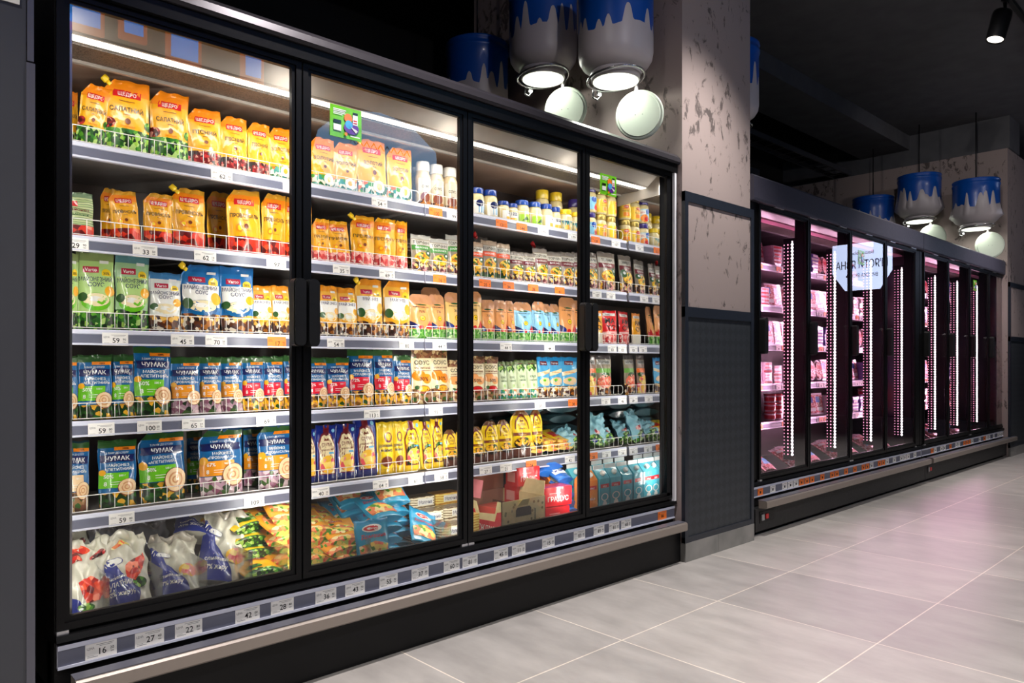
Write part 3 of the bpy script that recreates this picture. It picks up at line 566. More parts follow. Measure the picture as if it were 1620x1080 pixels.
DESC = {'sal': 'yellow salad mayonnaise pouch over green leaves', 'pis': 'yellow mayonnaise pouch with red chilli base', 'zol': 'yellow mayonnaise pouch with egg and vegetables',
 'prov': 'yellow mayonnaise pouch with red tomato base', 'prem': 'golden mayonnaise pouch with pinkish base', 'strp': 'green striped pouch with tomato base', 'vgr': 'pale green mayonnaise sauce pouch with bowl',
 'vgt': 'blue-green mayonnaise sauce pouch with bowl', 'vwh': 'small white mayonnaise sauce pouch, blue top', 'vbl': 'bright blue mayonnaise sauce pouch', 'vor': 'orange and white mayonnaise pouch',
 'chg': 'blue mayonnaise pouch with green panel', 'chb': 'tall blue mayonnaise pouch, green panel', 'chz': 'blue mayonnaise pouch with beige panel', 'cho': 'blue mayonnaise pouch with orange panel',
 'chp': 'big blue mayonnaise pouch, orange panel', 'chr': 'blue mayonnaise pouch with red panel', 'torg': 'grey-topped sauce pouch with green band', 'toro': 'tan-topped sauce pouch with orange band',
 'torm': 'grey-topped sauce pouch with maroon band', 'torc': 'shade-toned sauce pouch with red cap behind', 'toso': 'dark-topped pouch with orange food picture', 'tosr': 'dark-topped pouch with salmon-coloured picture',
 'kror': 'peach kraft-look sauce pouch', 'kryl': 'yellow-tan kraft-look sauce pouch', 'krbl': 'light blue sauce pouch with berries', 'krtl': 'large peach sauce pouch, brown top', 'crm': 'cream sauce pouch with brown lettering',
 'crr': 'cream sauce pouch with red oval', 'wgr': 'white-green slim sauce pouch', 'bpa': 'sky blue slim sauce pouch', 'smb': 'dark blue pouch with maroon arch', 'smy': 'yellow pouch with maroon arch', 'ylt': 'plain yellow pouch with blue lettering',
 'rnd': 'round-topped yellow pouch, dark base', 'mayr': 'red pouch with large black letters', 'mayy': 'orange-yellow pouch with large black letters',
 'jbl': 'tall mayonnaise jar with blue lid', 'jbs': 'small mayonnaise jar with blue lid', 'jbg': 'mayonnaise jar with blue lid, green label', 'jye': 'mayonnaise jar with yellow lid', 'jyb': 'squat dim jar with yellow lid behind',
 'jpu': 'jar with purple lid and blue label', 'jgo': 'yellow-labelled jar with gold lid', 'bot': 'white-capped squeeze bottle of sauce'}
CUTS = {'vgr', 'vgt', 'vbl', 'vor', 'chb', 'chp', 'krtl', 'chr'}
ROUND = {'rnd', 'kror', 'kryl', 'krbl', 'krtl'}
BASET = {'sal': .33, 'pis': .30, 'zol': .28, 'prov': .28, 'prem': .28, 'vgr': .24, 'chg': .25, 'smb': .10, 'smy': .1, 'ylt': .12, 'rnd': .24, 'mayy': .36, 'mayr': .26, 'kror': .22, 'kryl': .22, 'krbl': .22, 'krtl': .22}
CACHE = {}
def jar_parts(k, w, h):
    r = w / 2
    hl = .028 * h / .14
    lid = {'jbl': plain((.10, .25, .60), .25), 'jbs': plain((.10, .25, .60), .25), 'jbg': plain((.10, .28, .62), .25), 'jye': plain((.95, .80, .10), .3), 'jyb': plain((.85, .72, .12), .3), 'jpu': plain((.22, .16, .48), .25), 'jgo': mat('gold_lid', (.80, .70, .38), .25, metal=.6)}[k]
    mayo = plain((.88, .81, .60), .14)
    b = MB()
    squat = k in ('jye', 'jyb')
    prof = [(.86 * r, 0), (r, .006), (r * (1.03 if squat else 1), h * .3), (r, h * .62), (r * .93, h * .74), (r * .80, h * .80), (r * .78, h - hl)]
    b.lathe(prof, mayo, 28)
    def cyl(a, t): th = (a - .5) * pi * 1.05; return (r * 1.004 * sin(th), -r * 1.004 * cos(th), .006 + t * (h * .62))
    S = Surf(cyl, r * pi * .9, h * .62)
    base = {'jbl': [('r', 0, .15, 1, .85, WHI), ('r', .3, .2, .7, .55, SKY), ('e', .35, .7, .16, 0, NAV), ('t', 'МАЙОНЕЗ', .5, .66, .10, NAV, .4), ('e', .7, .3, .12, 0, EGG)],
            'jbs': [('r', .1, .15, .9, .8, WHI), ('r', .36, .55, .7, .78, NAV), ('t', 'МАЙО', .53, .6, .12, WHI, .26), ('r', .3, .15, .7, .36, EGG)],
            'jbg': [('r', .1, .1, .9, .62, plain((.62, .80, .22))), ('p', [(.3, .2), (.5, .5), (.62, .3)], DGR), ('r', .4, .65, .6, .8, WHI)],
            'jye': [('r', 0, .25, 1, .75, plain((.15, .52, .55))), ('r', .3, .62, .7, .76, NAV), ('e', .5, .28, .13, 0, EGG)],
            'jyb': [('r', 0, .25, 1, .75, plain((.12, .14, .3))), ('e', .55, .6, .12, 0, RED)],
            'jpu': [('r', 0, .1, 1, .9, LBL), ('e', .35, .75, .14, 0, plain((.05, .3, .7))), ('r', .5, .5, .9, .85, WHI), ('t', 'соус', .7, .62, .12, RED, .3), ('e', .55, .28, .2, 0, OR), ('e', .45, .22, .12, 0, RED)],
            'jgo': [('r', .0, .05, 1, .92, plain((.99, .83, .22))), ('e', .55, .78, .14, .1, RED), ('t', 'майонез', .55, .75, .07, WHI, .24), ('r', .36, .6, .74, .66, OR), ('t', 'столовий', .55, .46, .08, BRN, .4), ('r', .4, .15, .7, .4, OR)]}[k]
    draw(b, S, base)
    l = MB(); l.lathe([(r * .86, h - hl), (r * .88, h - hl + .003), (r * .88, h - .004), (r * .84, h - .001)], lid, 28)
    l.lathe([(r * .80, h - .001), (r * .70, h + .0008)], lid, 28)
    return b, l
def bottle_parts(w, h):
    r = w / 2; b = MB()
    b.lathe([(.9 * r, 0), (r, .008), (r, h * .28), (r * .86, h * .42), (r, h * .56), (r * .96, h * .68), (r * .80, h * .76), (r * .78, h * .79)], plain((.80, .72, .58), .18), 26)
    def cyl(a, t): th = (a - .5) * pi; return (r * 1.006 * sin(th), -r * 1.006 * cos(th), .01 + t * h * .62)
    draw(b, Surf(cyl, r * pi, h * .62), [('r', .2, .42, .8, .94, plain((.80, .76, .68))), ('t', 'СОУС', .5, .60, .09, BLK, .3), ('e', .5, .28, .2, 0, BRN), ('r', .2, .05, .8, .16, CHOC)])
    c = MB(); c.lathe([(r * .82, h * .785), (r * .84, h * .80), (r * .84, h * .94), (r * .80, h * .99), (r * .6, h)], plain((.82, .80, .77), .3), 26)
    return b, c
CHOC = V_CHOC
def spout_cap(w, h, colr, big=True):
    """threaded cap sticking out of the slanted upper-left corner"""
    m = MB(); s_ = .011 if big else .008
    m.lathe([(s_, 0), (s_, .018), (s_ * .9, .021)], colr, 14)
    m.lathe([(s_ * .65, -.016), (s_ * .65, 0)], colr, 12)
    return m
ORD = ['first', 'second', 'third', 'fourth', 'fifth', 'sixth', 'seventh', 'eighth', 'ninth', 'tenth', 'eleventh', 'twelfth', 'thirteenth']
SHELFN = ['top shelf', 'second shelf', 'third shelf', 'fourth shelf', 'lowest shelf', 'cooler floor']
DOORN = ['nearest door', 'second door', 'third door', 'fourth door']
CNT = {}
def nth(*k):
    CNT[k] = CNT.get(k, 0) + 1; return ORD[CNT[k] - 1]
def place_item(k, row, door, y, w, h, z, fl):
    back = fl.startswith('b'); upper = fl == 'u'
    x = -2.745 - (.10 if back else 0)
    j = hsh(y, row, door)
    yaw = pi / 2 + (j - .5) * .14 - (.10 if door < 2 else .16)
    tilt = R(float(fl[1:])) * -1 if fl.startswith('t') else (hsh(y, 3) - .5) * .045
    rest = R(-3.0 - 3 * hsh(y, 5))      # leaning back a little
    if k[0] == 'j' and k[:2] in ('jb', 'jy', 'jp', 'jg'):
        W, H = round(min(w, .082) * .97, 3), round(h, 3); key = (k, W, H)
        if key not in CACHE:
            b, l = jar_parts(k, W, H); CACHE[key] = (b.mesh('jar'), l.mesh('lid'))
        yaw = pi / 2 + (j - .5) * 1.0
        o = link('sauce_jar', CACHE[key][0], None, (x, y, z), (0, 0, yaw)); link('lid', CACHE[key][1], o); cat = 'jar'; grp = 'jars of mayonnaise'
    elif k == 'bot':
        W, H = .076, .215; key = (k, W, H)
        if key not in CACHE:
            b, l = bottle_parts(W, H); CACHE[key] = (b.mesh('bottle'), l.mesh('cap'))
        o = link('sauce_bottle', CACHE[key][0], None, (x, y, z), (0, 0, pi / 2 - .3 + (j - .5) * .4)); link('cap', CACHE[key][1], o); cat = 'bottle'; grp = 'white-capped sauce bottles'
    else:
        body, top, layers, base = D[k]
        bw = min(max(w * .985, .05), .19)
        W0 = {True: .145, False: .105}[bw > .125] if k not in ('crm', 'crr', 'wgr', 'bpa') else .085
        key = (k, W0, int(j * 3))
        if key not in CACHE:
            CACHE[key] = pouch(W0, .22, .062 if W0 > .12 else .05, body, top, layers, base, BASET.get(k, .26), round_top='arch' if k == 'rnd' else k in ROUND, seed=key[2] * 2.1 + 1, wrinkle=.0030, cut=.26 if (k in CUTS and W0 > .12) or k in ('sal', 'pis', 'zol', 'prov', 'prem') else 0).mesh('pouch')
        o = link('mayonnaise_pouch' if k[:2] not in ('kr', 'cr', 'wg', 'bp', 'to') else 'sauce_pouch', CACHE[key], None, (x, y, z + .002), (rest, tilt, yaw), (bw / W0, .84, h / .22))
        if fl == 's' or k == 'torc':
            cc = Y2 if k[0] != 't' else plain((.85, .08, .10))
            ck = ('cap', cc.name)
            if ck not in CACHE: CACHE[ck] = spout_cap(0, 0, cc).mesh('cap')
            W = W0
            link('spout_cap', CACHE[ck], o, (-W * .395, -.002, .2085 if k[0] != 't' else .222), (0, R(-48), 0), (W0 / bw, 1, .22 / h))
        cat = 'pouch'; grp = 'sauce pouches in the dairy cooler'
    kk = (row, door, 'u' if upper else ('b' if back else ''))
    n = nth(*kk)
    where = {'': '', 'u': 'upper tier, ', 'b': 'behind, '}[kk[2]]
    tag(o, '%s, %s%s from left, %s, %s' % (DESC[k], where, n, SHELFN[row], DOORN[door]), cat, grp)
    return o

# ------------------------------------------------------------------ the room
def floor_material():
    m = bpy.data.materials.new('floor_tiles'); m.use_nodes = True; nt = m.node_tree; b = nt.nodes['Principled BSDF']; N = nt.nodes.new; L = nt.links.new
    tc = N('ShaderNodeTexCoord'); mp = N('ShaderNodeMapping'); mp.inputs['Location'].default_value = (1.836, -0.905, 0); L(tc.outputs['Object'], mp.inputs[0])
    br = N('ShaderNodeTexBrick'); br.offset = 0; br.inputs['Scale'].default_value = 1; br.inputs['Brick Width'].default_value = .705; br.inputs['Row Height'].default_value = .705
    br.inputs['Mortar Size'].default_value = .0028; br.inputs['Mortar Smooth'].default_value = .1; br.inputs['Bias'].default_value = 0
    br.inputs['Color1'].default_value = lin((.60, .585, .575)) + (1,); br.inputs['Color2'].default_value = lin((.66, .64, .625)) + (1,); br.inputs['Mortar'].default_value = lin((.84, .80, .75)) + (1,)
    L(mp.outputs[0], br.inputs['Vector'])
    n = N('ShaderNodeTexNoise'); n.inputs['Scale'].default_value = 3.2; n.inputs['Detail'].default_value = 6; n.inputs['Roughness'].default_value = .62
    mp2 = N('ShaderNodeMapping'); mp2.inputs['Scale'].default_value = (1, 2.4, 1); L(tc.outputs['Object'], mp2.inputs[0]); L(mp2.outputs[0], n.inputs['Vector'])
    r = N('ShaderNodeMapRange'); r.inputs['From Min'].default_value = .3; r.inputs['From Max'].default_value = .7; r.inputs['To Min'].default_value = .80; r.inputs['To Max'].default_value = 1.12; L(n.outputs[0], r.inputs[0])
    mx = N('ShaderNodeVectorMath'); mx.operation = 'SCALE'; L(br.outputs['Color'], mx.inputs[0]); L(r.outputs[0], mx.inputs['Scale']); L(mx.outputs[0], b.inputs['Base Color'])
    r2 = N('ShaderNodeMapRange'); r2.inputs['To Min'].default_value = .30; r2.inputs['To Max'].default_value = .50; L(n.outputs[0], r2.inputs[0]); L(r2.outputs[0], b.inputs['Roughness'])
    bp = N('ShaderNodeBump'); bp.inputs['Strength'].default_value = .25; bp.inputs['Distance'].default_value = .002; L(br.outputs['Fac'], bp.inputs['Height']); bp.invert = True; L(bp.outputs[0], b.inputs['Normal'])
    return m
def plaster_material(name, base, dark):
    m = bpy.data.materials.new(name); m.use_nodes = True; nt = m.node_tree; b = nt.nodes['Principled BSDF']; N = nt.nodes.new; L = nt.links.new
    tc = N('ShaderNodeTexCoord'); n = N('ShaderNodeTexNoise'); n.inputs['Scale'].default_value = 15; n.inputs['Detail'].default_value = 9; n.inputs['Roughness'].default_value = .66; n.inputs['Distortion'].default_value = .5
    mp = N('ShaderNodeMapping'); mp.inputs['Scale'].default_value = (1, 1, .62); L(tc.outputs['Object'], mp.inputs[0]); L(mp.outputs[0], n.inputs['Vector'])
    n2 = N('ShaderNodeTexNoise'); n2.inputs['Scale'].default_value = 2.2; n2.inputs['Detail'].default_value = 3; L(tc.outputs['Object'], n2.inputs['Vector'])
    a = N('ShaderNodeMath'); a.operation = 'MULTIPLY_ADD'; a.inputs[1].default_value = .42; L(n2.outputs[0], a.inputs[0]); L(n.outputs[0], a.inputs[2])
    r = N('ShaderNodeValToRGB'); r.color_ramp.elements[0].position = .30 + .35; r.color_ramp.elements[0].color = lin(dark) + (1,); r.color_ramp.elements[0].position = .565; r.color_ramp.elements[1].position = .635; r.color_ramp.elements[1].color = lin(base) + (1,)
    L(a.outputs[0], r.inputs[0]); L(r.outputs[0], b.inputs['Base Color']); b.inputs['Roughness'].default_value = .75
    bp = N('ShaderNodeBump'); bp.inputs['Strength'].default_value = .5; bp.inputs['Distance'].default_value = .004; L(r.outputs[0], bp.inputs['Height']); L(bp.outputs[0], b.inputs['Normal'])
    return m
PLASTER = plaster_material('rough_plaster', (.60, .54, .525), (.34, .30, .29))
CEIL = ramp_mat('ceiling_paint', [(.3, (.30, .30, .315)), (.7, (.345, .345, .36))], 5, 'NOISE', .8, .05)
CEILD = mat('ceiling_dark', (.085, .085, .095), .85)
def woven_material():
    m = bpy.data.materials.new('anthracite_woven_panel'); m.use_nodes = True; nt = m.node_tree; b = nt.nodes['Principled BSDF']; N = nt.nodes.new; L = nt.links.new
    tc = N('ShaderNodeTexCoord'); mp = N('ShaderNodeMapping'); mp.inputs['Rotation'].default_value = (R(45), 0, 0); L(tc.outputs['Object'], mp.inputs[0])
    c = N('ShaderNodeTexChecker'); c.inputs['Scale'].default_value = 22; c.inputs['Color1'].default_value = lin((.150, .165, .185)) + (1,); c.inputs['Color2'].default_value = lin((.178, .194, .215)) + (1,)
    L(mp.outputs[0], c.inputs['Vector']); n = N('ShaderNodeTexNoise'); n.inputs['Scale'].default_value = 160; L(tc.outputs['Object'], n.inputs['Vector'])
    mr = N('ShaderNodeMapRange'); mr.inputs['To Min'].default_value = .8; mr.inputs['To Max'].default_value = 1.2; L(n.outputs[0], mr.inputs[0])
    s = N('ShaderNodeVectorMath'); s.operation = 'SCALE'; L(c.outputs[0], s.inputs[0]); L(mr.outputs[0], s.inputs['Scale']); L(s.outputs[0], b.inputs['Base Color']); b.inputs['Roughness'].default_value = .55
    return m
PANEL = woven_material()
FRAMEM = mat('blue_black_frame', (.12, .14, .18), .4)
TILEM = ramp_mat('plinth_tile', [(.3, (.44, .44, .43)), (.7, (.54, .53, .52))], 7, 'NOISE', .4)
STRIPM = mat('edge_strip', (.38, .38, .42), .35, metal=.3)

struct('floor', MB().add([(-5.2, -2.5, 0), (6.2, -2.5, 0), (6.2, 16, 0), (-5.2, 16, 0), (-5.2, -2.5, -.05), (6.2, -2.5, -.05), (6.2, 16, -.05), (-5.2, 16, -.05)],
       [(0, 1, 2, 3), (7, 6, 5, 4), (0, 4, 5, 1), (1, 5, 6, 2), (2, 6, 7, 3), (3, 7, 4, 0)], floor_material()))
struct('ceiling', MB().box((-3.4, -2.5, 4.0), (6.2, 16, 4.1), CEIL))
struct('ceiling_rear', MB().box((-5.2, -2.5, 4.6), (-3.9, 16, 4.7), CEILD))
struct('trim_1', MB().box((-4.0, -2.5, 3.82), (-3.4, 10.14, 4.6), CEIL))                       # soffit over the coolers
struct('beam', MB().box((-5.1, 10.14, 3.62), (-2.315, 10.6, 4.0), CEIL))
struct('wall_left', MB().box((-5.2, -2.5, 0), (-5.1, 16, 4.6), mat('back_wall_black', (.05, .05, .055), .9)))
struct('wall_right', MB().box((6.1, -2.5, 0), (6.2, 16, 4.0), mat('far_side_wall', (.16, .15, .17), .8)))
struct('wall_far', MB().box((-5.1, 15.9, 0), (6.1, 16, 4.6), mat('far_end_wall', (.14, .13, .15), .8)))
struct('wall_near', MB().box((-5.1, -2.5, 0), (6.1, -2.4, 4.6), mat('near_end_wall', (.16, .15, .16), .8)))

def pillar(name, y0, y1, deep=-4.12, top=4.0):
    p = struct(name, MB().box((deep, y0, 0), (-2.335, y1, top if top else 4), PLASTER))
    return p
pillar('pillar', 3.475, 4.215)
pillar('pillar', 10.14, 11.6, -5.1, 3.62)
pillar('pillar', -1.0, .36)
def cladding(y0, y1, label, n_split=1):
    """framed wall covering on a pillar: plinth tiles, woven panel below, plaster panel above, dark frame"""
    e = empty('wall_cladding', (-2.315, y0, 0)); Wd = y1 - y0
    pl = MB(); cuts = [0, Wd * .45, Wd] if n_split else [0, Wd]
    for a, b_ in zip(cuts, cuts[1:]): pl.box((-.03, a + .001, 0), (.006, b_ - .001, .104), TILEM)
    pl.obj('plinth', e)
    MB().box((-.018, .03, .13), (-.004, Wd - .03, 1.36), PANEL).obj('woven_panel', e)
    MB().box((-.018, .03, 1.41), (-.004, Wd - .03, 2.0), PLASTER).obj('plaster_panel', e)
    f = MB()
    for (a, b_, z0, z1) in ((0, .032, .104, 2.05), (Wd - .032, Wd, .104, 2.05), (0, Wd, .104, .135), (0, Wd, 1.355, 1.412), (0, Wd, 1.995, 2.05)):
        f.box((-.02, a, z0), (0.004 if z1 - z0 > 1 else .0035, b_, z1), FRAMEM)
    f.obj('frame', e)
    return tag(e, label, 'wall panel', 'framed pillar claddings')
cladding(3.47, 4.22, 'dark framed wall cladding with plaster upper panel between the two cooler runs')
cladding(10.16, 11.58, 'dark framed wall cladding on the pillar past the farthest cooler')
# near left: plain anthracite pillar casing with a paper notice
e = empty('pillar_casing', (-2.315, -1.0, 0))
MB().box((-.02, 0, 0), (0, 1.395, 4.0), DARK).obj('sheet', e)
MB().box((-.025, 1.395, 0), (.004, 1.415, 1.9), STRIPM).box((-.025, 1.397, 1.905), (.003, 1.412, 4.0), STRIPM).obj('edge_strip', e)
tag(e, 'plain anthracite pillar casing with slim edge strip at the left edge', 'wall panel')
tag(MB().box((-2.3145, .06, 2.047), (-2.311, .380, 2.34), TAGW).obj('paper_notice'), 'white paper notice stuck high on the anthracite pillar casing', 'notice')

# ------------------------------------------------------------------ coolers
DOORW = .75
def ring(m, y0, y1, z0, z1, t, x0, x1, mt):
    m.box((x0, y0, z0), (x1, y0 + t, z1), mt); m.box((x0, y1 - t, z0), (x1, y1, z1), mt)
    m.box((x0, y0 + t, z0), (x1, y1 - t, z0 + t), mt); m.box((x0, y0 + t, z1 - t), (x1, y1 - t, z1), mt)
def slab_handle(side):
    m = MB(); P = []
    w_, h_, r = .046, .235, .018
    for cx, cz, a0 in ((w_ - r, h_ / 2 - r, 0), (r, h_ / 2 - r, 90), (r, -h_ / 2 + r, 180), (w_ - r, -h_ / 2 + r, 270)):
        for q in range(5): a = R(a0 + q * 22.5); P.append((cx + r * cos(a), cz + r * sin(a)))
    m.prism(P, .0, .034, HANDLE, axis='x', smooth=False); m.prism([(.023 + (p[0] - .023) * .9, p[1] * .975) for p in P], .034, .040, HANDLE, axis='x')
    return m
def cooler(y0, yd, dw, nd, far, label):
    y1 = y0 + yd * 2 + dw * nd; L = y1 - y0
    e = empty('glass_door_cooler', (-2.38, y0, 0)); XB = -.86
    top = 2.30 if far else 2.26
    inner = mat('dark_cooler_liner', (.30, .25, .28), .35) if far else INNER
    c = MB()
    c.box((XB, 0, .16), (XB + .04, L, top), BLACK); c.box((XB, 0, .16), (-.05, .028, top), BLACK); c.box((XB, L - .028, .16), (-.05, L, top), BLACK)
    c.box((XB, .028, top - .03), (-.05, L - .028, top), BLACK); c.box((XB + .04, .028, .16), (-.05, L - .028, .2), BLACK)
    c.obj('case', e)
    li = MB()
    li.box((XB + .04, .028, .2), (XB + .05, L - .05, 2.13), mat('cooler_back_panel', (.34, .30, .29) if not far else (.2, .15, .18), .35))
    li.box((XB + .05, .03, .2), (-.11, .045, 2.1), inner)
    li.obj('liner', e)
    MB().box((XB + .05, .03, .24), (-.06, L - .05, .29), mat('deck_tray', (.30, .30, .32), .35)).box((-.085, .03, .29), (-.08, L - .05, .36), CLEAR).obj('deck', e)
    cn = MB()   # canopy: sloping front, flat LED shelf, honeycomb, duct
    cn.prism([(-.055, 2.175), (-.055, 2.16), (-.135, 2.10), (-.145, 2.10), (-.145, 2.175)], .046, L - .05, inner, axis='y')
    cn.box((XB + .05, .046, 2.10), (-.37, L - .05, 2.12), mat('cooler_roof_panel', (.74, .62, .54), .4) if not far else inner)  # warm tint stands in for light bounced off the goods
    cn.obj('canopy', e)
    hc = MB().box((-.33, .046, 2.085), (-.205, L - .05, 2.10), ramp_mat('honeycomb_grille', [(0, (.10, .09, .08)), (.5, (.36, .32, .29))], 260, 'VORONOI', .5, .3))
    hc.box((-.345, .046, 2.075), (-.33, L - .05, 2.11), inner)
    hc.obj('air_grille', e)
    if not far:
        MB().box((-.192, .046, 2.09), (-.150, L - .05, 2.10), LEDM).box((-.205, .046, 2.092), (-.192, L - .05, 2.10), inner).box((-.150, .046, 2.092), (-.14, L - .05, 2.10), inner).obj('light_or_glow_strip', e)
        MB().box((XB + .05, L - .055, .2), (-.062, L - .048, 2.15), MIRROR).obj('mirror_end_panel', e)
        MB().prism([(-.062, 2.15), (-.062, 2.04), (-.36, 2.02), (-.36, 2.10), (-.145, 2.10)], L - .06, L - .0555, inner, axis='y').obj('canopy_end_cap', e)
    else:
        MB().box((-.205, .046, 2.09), (-.14, L - .05, 2.10), mat('pink_glow_band', (.9, .55, .68), .4, emit=.12)).obj('light_or_glow_strip', e)  # faint glow imitates pink light on the reflective canopy band
        MB().box((XB + .05, L - .055, .2), (-.062, L - .048, 2.15), inner).obj('end_panel', e)
    # outer frame and hood
    f = MB()
    fw = max(.028, yd + .002); f.box((-.05, 0, .30), (-.012, fw, top - .01), BLACK); f.box((-.05, L - fw, .30), (-.012, L, top - .01), BLACK)
    f.box((-.05, .028, .30), (-.012, L - .028, .345), BLACK)
    f.obj('front_frame', e)
    if far:
        MB().prism([(-.05, 2.135), (.022, 2.135), (.026, 2.15), (.026, 2.285), (.012, 2.30), (-.05, 2.30)], 0, L, FASCIA, axis='y').obj('hood', e)
        for q in range(6): MB().box((.002, .3 + q * .5, 2.128), (.016, .42 + q * .5, 2.134), ALU).obj('hood_clip', e)
    else:
        MB().prism([(-.05, 2.155), (.018, 2.155), (.020, 2.20), (-.05, 2.20)], 0, L, BLACK, axis='y').obj('door_header', e)
        MB().prism([(-.05, 2.201), (.030, 2.201), (.036, 2.212), (.030, 2.238), (.010, 2.258), (-.05, 2.262)], -.01, L + .015, HOODM, axis='y').obj('hood', e)
        MB().box((-.012, L - .022, .335), (.016, L - .006, 2.195), WHITE).obj('end_bracket', e)
    lo = MB()   # ledge, rail, skirt
    lo.box((-.10, 0, .16), (-.012, L, .30), BLACK)
    lo.prism([(-.012, .335), (.012, .335), (.018, .318), (-.012, .312)], 0, L, BLACK, axis='y')
    lo.box((-.1, 0, .03), (.035, L, .175), BLACK if not far else BASEM) if far else lo.box((-.1, 0, .0), (.038, L, .175), BLACK)
    lo.obj('base', e)
    MB().box((-.04, .02, 0), (-.01, L - .02, .03), BLACK).obj('kick_plate', e) if far else None
    b = MB()
    b.prism([(.040, .18), (.092, .182), (.098, .188), (.098, .222), (.092, .228), (.040, .228)], .03, L - .02, STEEL, axis='y')
    b.prism([(.036, .2275), (.086, .2285), (.086, .231), (.036, .231)], .03, L - .02, STRIPM, axis='y')
    b.obj('bumper_bar', e)
    for q in range(3): yy = .35 + q * (L - .7) / 2; MB().box((-.01, yy, .195), (.045, yy + .06, .215), DARK).obj('bumper_bracket', e)
    r_ = MB(); r_.prism([(-.012, .24), (.006, .238), (.006, .2455), (.0015, .2455), (.0015, .292), (.006, .292), (.005, .305), (-.012, .307)], .005, L - .005, RAILW, axis='y')
    r_.box((.0010, .006, .246), (.0022, L - .006, .2915), RAILG)
    r_.obj('price_rail', e)
    if far:
        sp = MB(); sp.box((.035, .05, .08), (.038, .24, .15), BLACK, 0); sp.obj('switch_plate', e)
        MB().box((.038, .07, .095), (.044, .10, .135), GRY_).obj('socket', e); MB().box((.038, .125, .10), (.043, .155, .13), RED_).obj('switch', e)
    # doors
    for k in range(nd):
        a = yd + k * dw + .003; b_ = a + dw - .006
        d = MB(); ring(d, a - 0, b_, .345, 2.155 if not far else 2.13, .020, -.03, .0, BLACK)
        for (q0, q1, z0, z1) in ((a + .02, a + .034, .365, 2.135 if not far else 2.11), (b_ - .034, b_ - .02, .365, 2.135 if not far else 2.11)):
            d.box((-.024, q0, z0), (-.006, q1, z1), BLACK)
        d.box((-.024, a + .034, .365), (-.006, b_ - .034, .382), BLACK); zt = 2.135 if not far else 2.11; d.box((-.024, a + .034, zt - .012), (-.006, b_ - .034, zt), BLACK)
        if not far and k == nd - 1: d.box((-.024, b_ - .062, .365), (-.006, b_ - .034, 2.135), BLACK)
        dd = d.obj('door', e)
        MB().add([(-.010, a + .03, .375), (-.010, b_ - .03, .375), (-.010, b_ - .03, zt - .006), (-.010, a + .03, zt - .006)], [(0, 1, 2, 3)], GLASS).obj('glass_pane', dd)
        hy = (b_ - .046 if k % 2 == 0 else a - .0) if not far else a
        h = slab_handle(0).obj('handle', dd, (.0005, hy, 1.275))
        hg = MB().box((-.028, (a if k % 2 == 0 else b_ - .03), .33), (.004, (a if k % 2 == 0 else b_ - .03) + .03, .345), ALU); hg.obj('hinge', dd)
    # mullions with LED dots or diffusers
    for k in range(nd + 1):
        yy = yd + k * dw
        m = MB().box((-.10, yy - .018, .345), (-.035, yy + .018, 2.13), BLACK)
        if not far and k == nd: continue
        if not far:
            ys = min(max(yy, .04), L - .065)
            MB().box((-.046, ys - .010, .36), (-.0385, ys + .010, 2.13), ALU).obj('led_profile', e)
            MB().box((-.049, ys - .007, .40), (-.0462, ys + .007, 2.10), LEDM).obj('led_or_ghost_strip', e)
            continue
        if 0 < k < nd:
            mo = m.obj('mullion', e)
        if far and k > 0:
            mo = m.obj('mullion', e) if k == nd else mo
            yl = min(yy - .0185, L - .07)
            n = 62; holder = MB().box((-.185, yl - .001, .40), (-.1, yl + .003, 2.0), BLACK)
            holder.obj('led_profile', mo); MB().box((-.1225, yl - .0016, .44), (-.1135, yl - .0009, 1.98), mat('pink_led_line', (1, .88, .93), .4, emit=4)).obj('led_line', mo)
            for (xo, r_s, mt) in ((-.118, .0105, PINKLED), (-.150, .0062, PINKGHOST), (-.178, .0048, PINKGHOST)):  # the dimmer dot rows imitate the strip's reflections in the glazing
                dots = MB()
                for q in range(n):
                    zz = .44 + q * (1.98 - .44) / n
                    dots.add([(xo - r_s, yl - .0015, zz), (xo, yl - .0015, zz - r_s), (xo + r_s, yl - .0015, zz), (xo, yl - .0015, zz + r_s), (xo, yl - .005, zz)], [(0, 1, 4), (1, 2, 4), (2, 3, 4), (3, 0, 4)], mt)
                dots.obj('led_or_ghost_strip', mo)
            lamp('meat_cooler_led', 'AREA', (-2.38 - .118, y0 + yl - .02, 1.22), (R(-90), 0, R(-32)), 9.5, (1, .50, .74), spread=R(125), shape='RECTANGLE', size=.011, size_y=1.5)
    return tag(e, label, 'display cooler', 'glass door coolers along the wall')
GRY_ = mat('switch_grey', (.6, .6, .6), .4); RED_ = mat('switch_red', (.6, .05, .06), .4, emit=.3)
PINKGHOST = mat('pink_led_ghost', (1, .62, .76), .4, emit=3)
cooler(.475, 0, .7487, 4, False, 'nearest black glass-door cooler full of mayonnaise and dairy, left half of photo')
cooler(4.30, .11, .715, 4, True, 'black pink-lit meat cooler between the framed pillar and the farthest cooler')
cooler(7.39, .08, .705, 4, True, 'farthest black pink-lit meat cooler at the right end of the run')

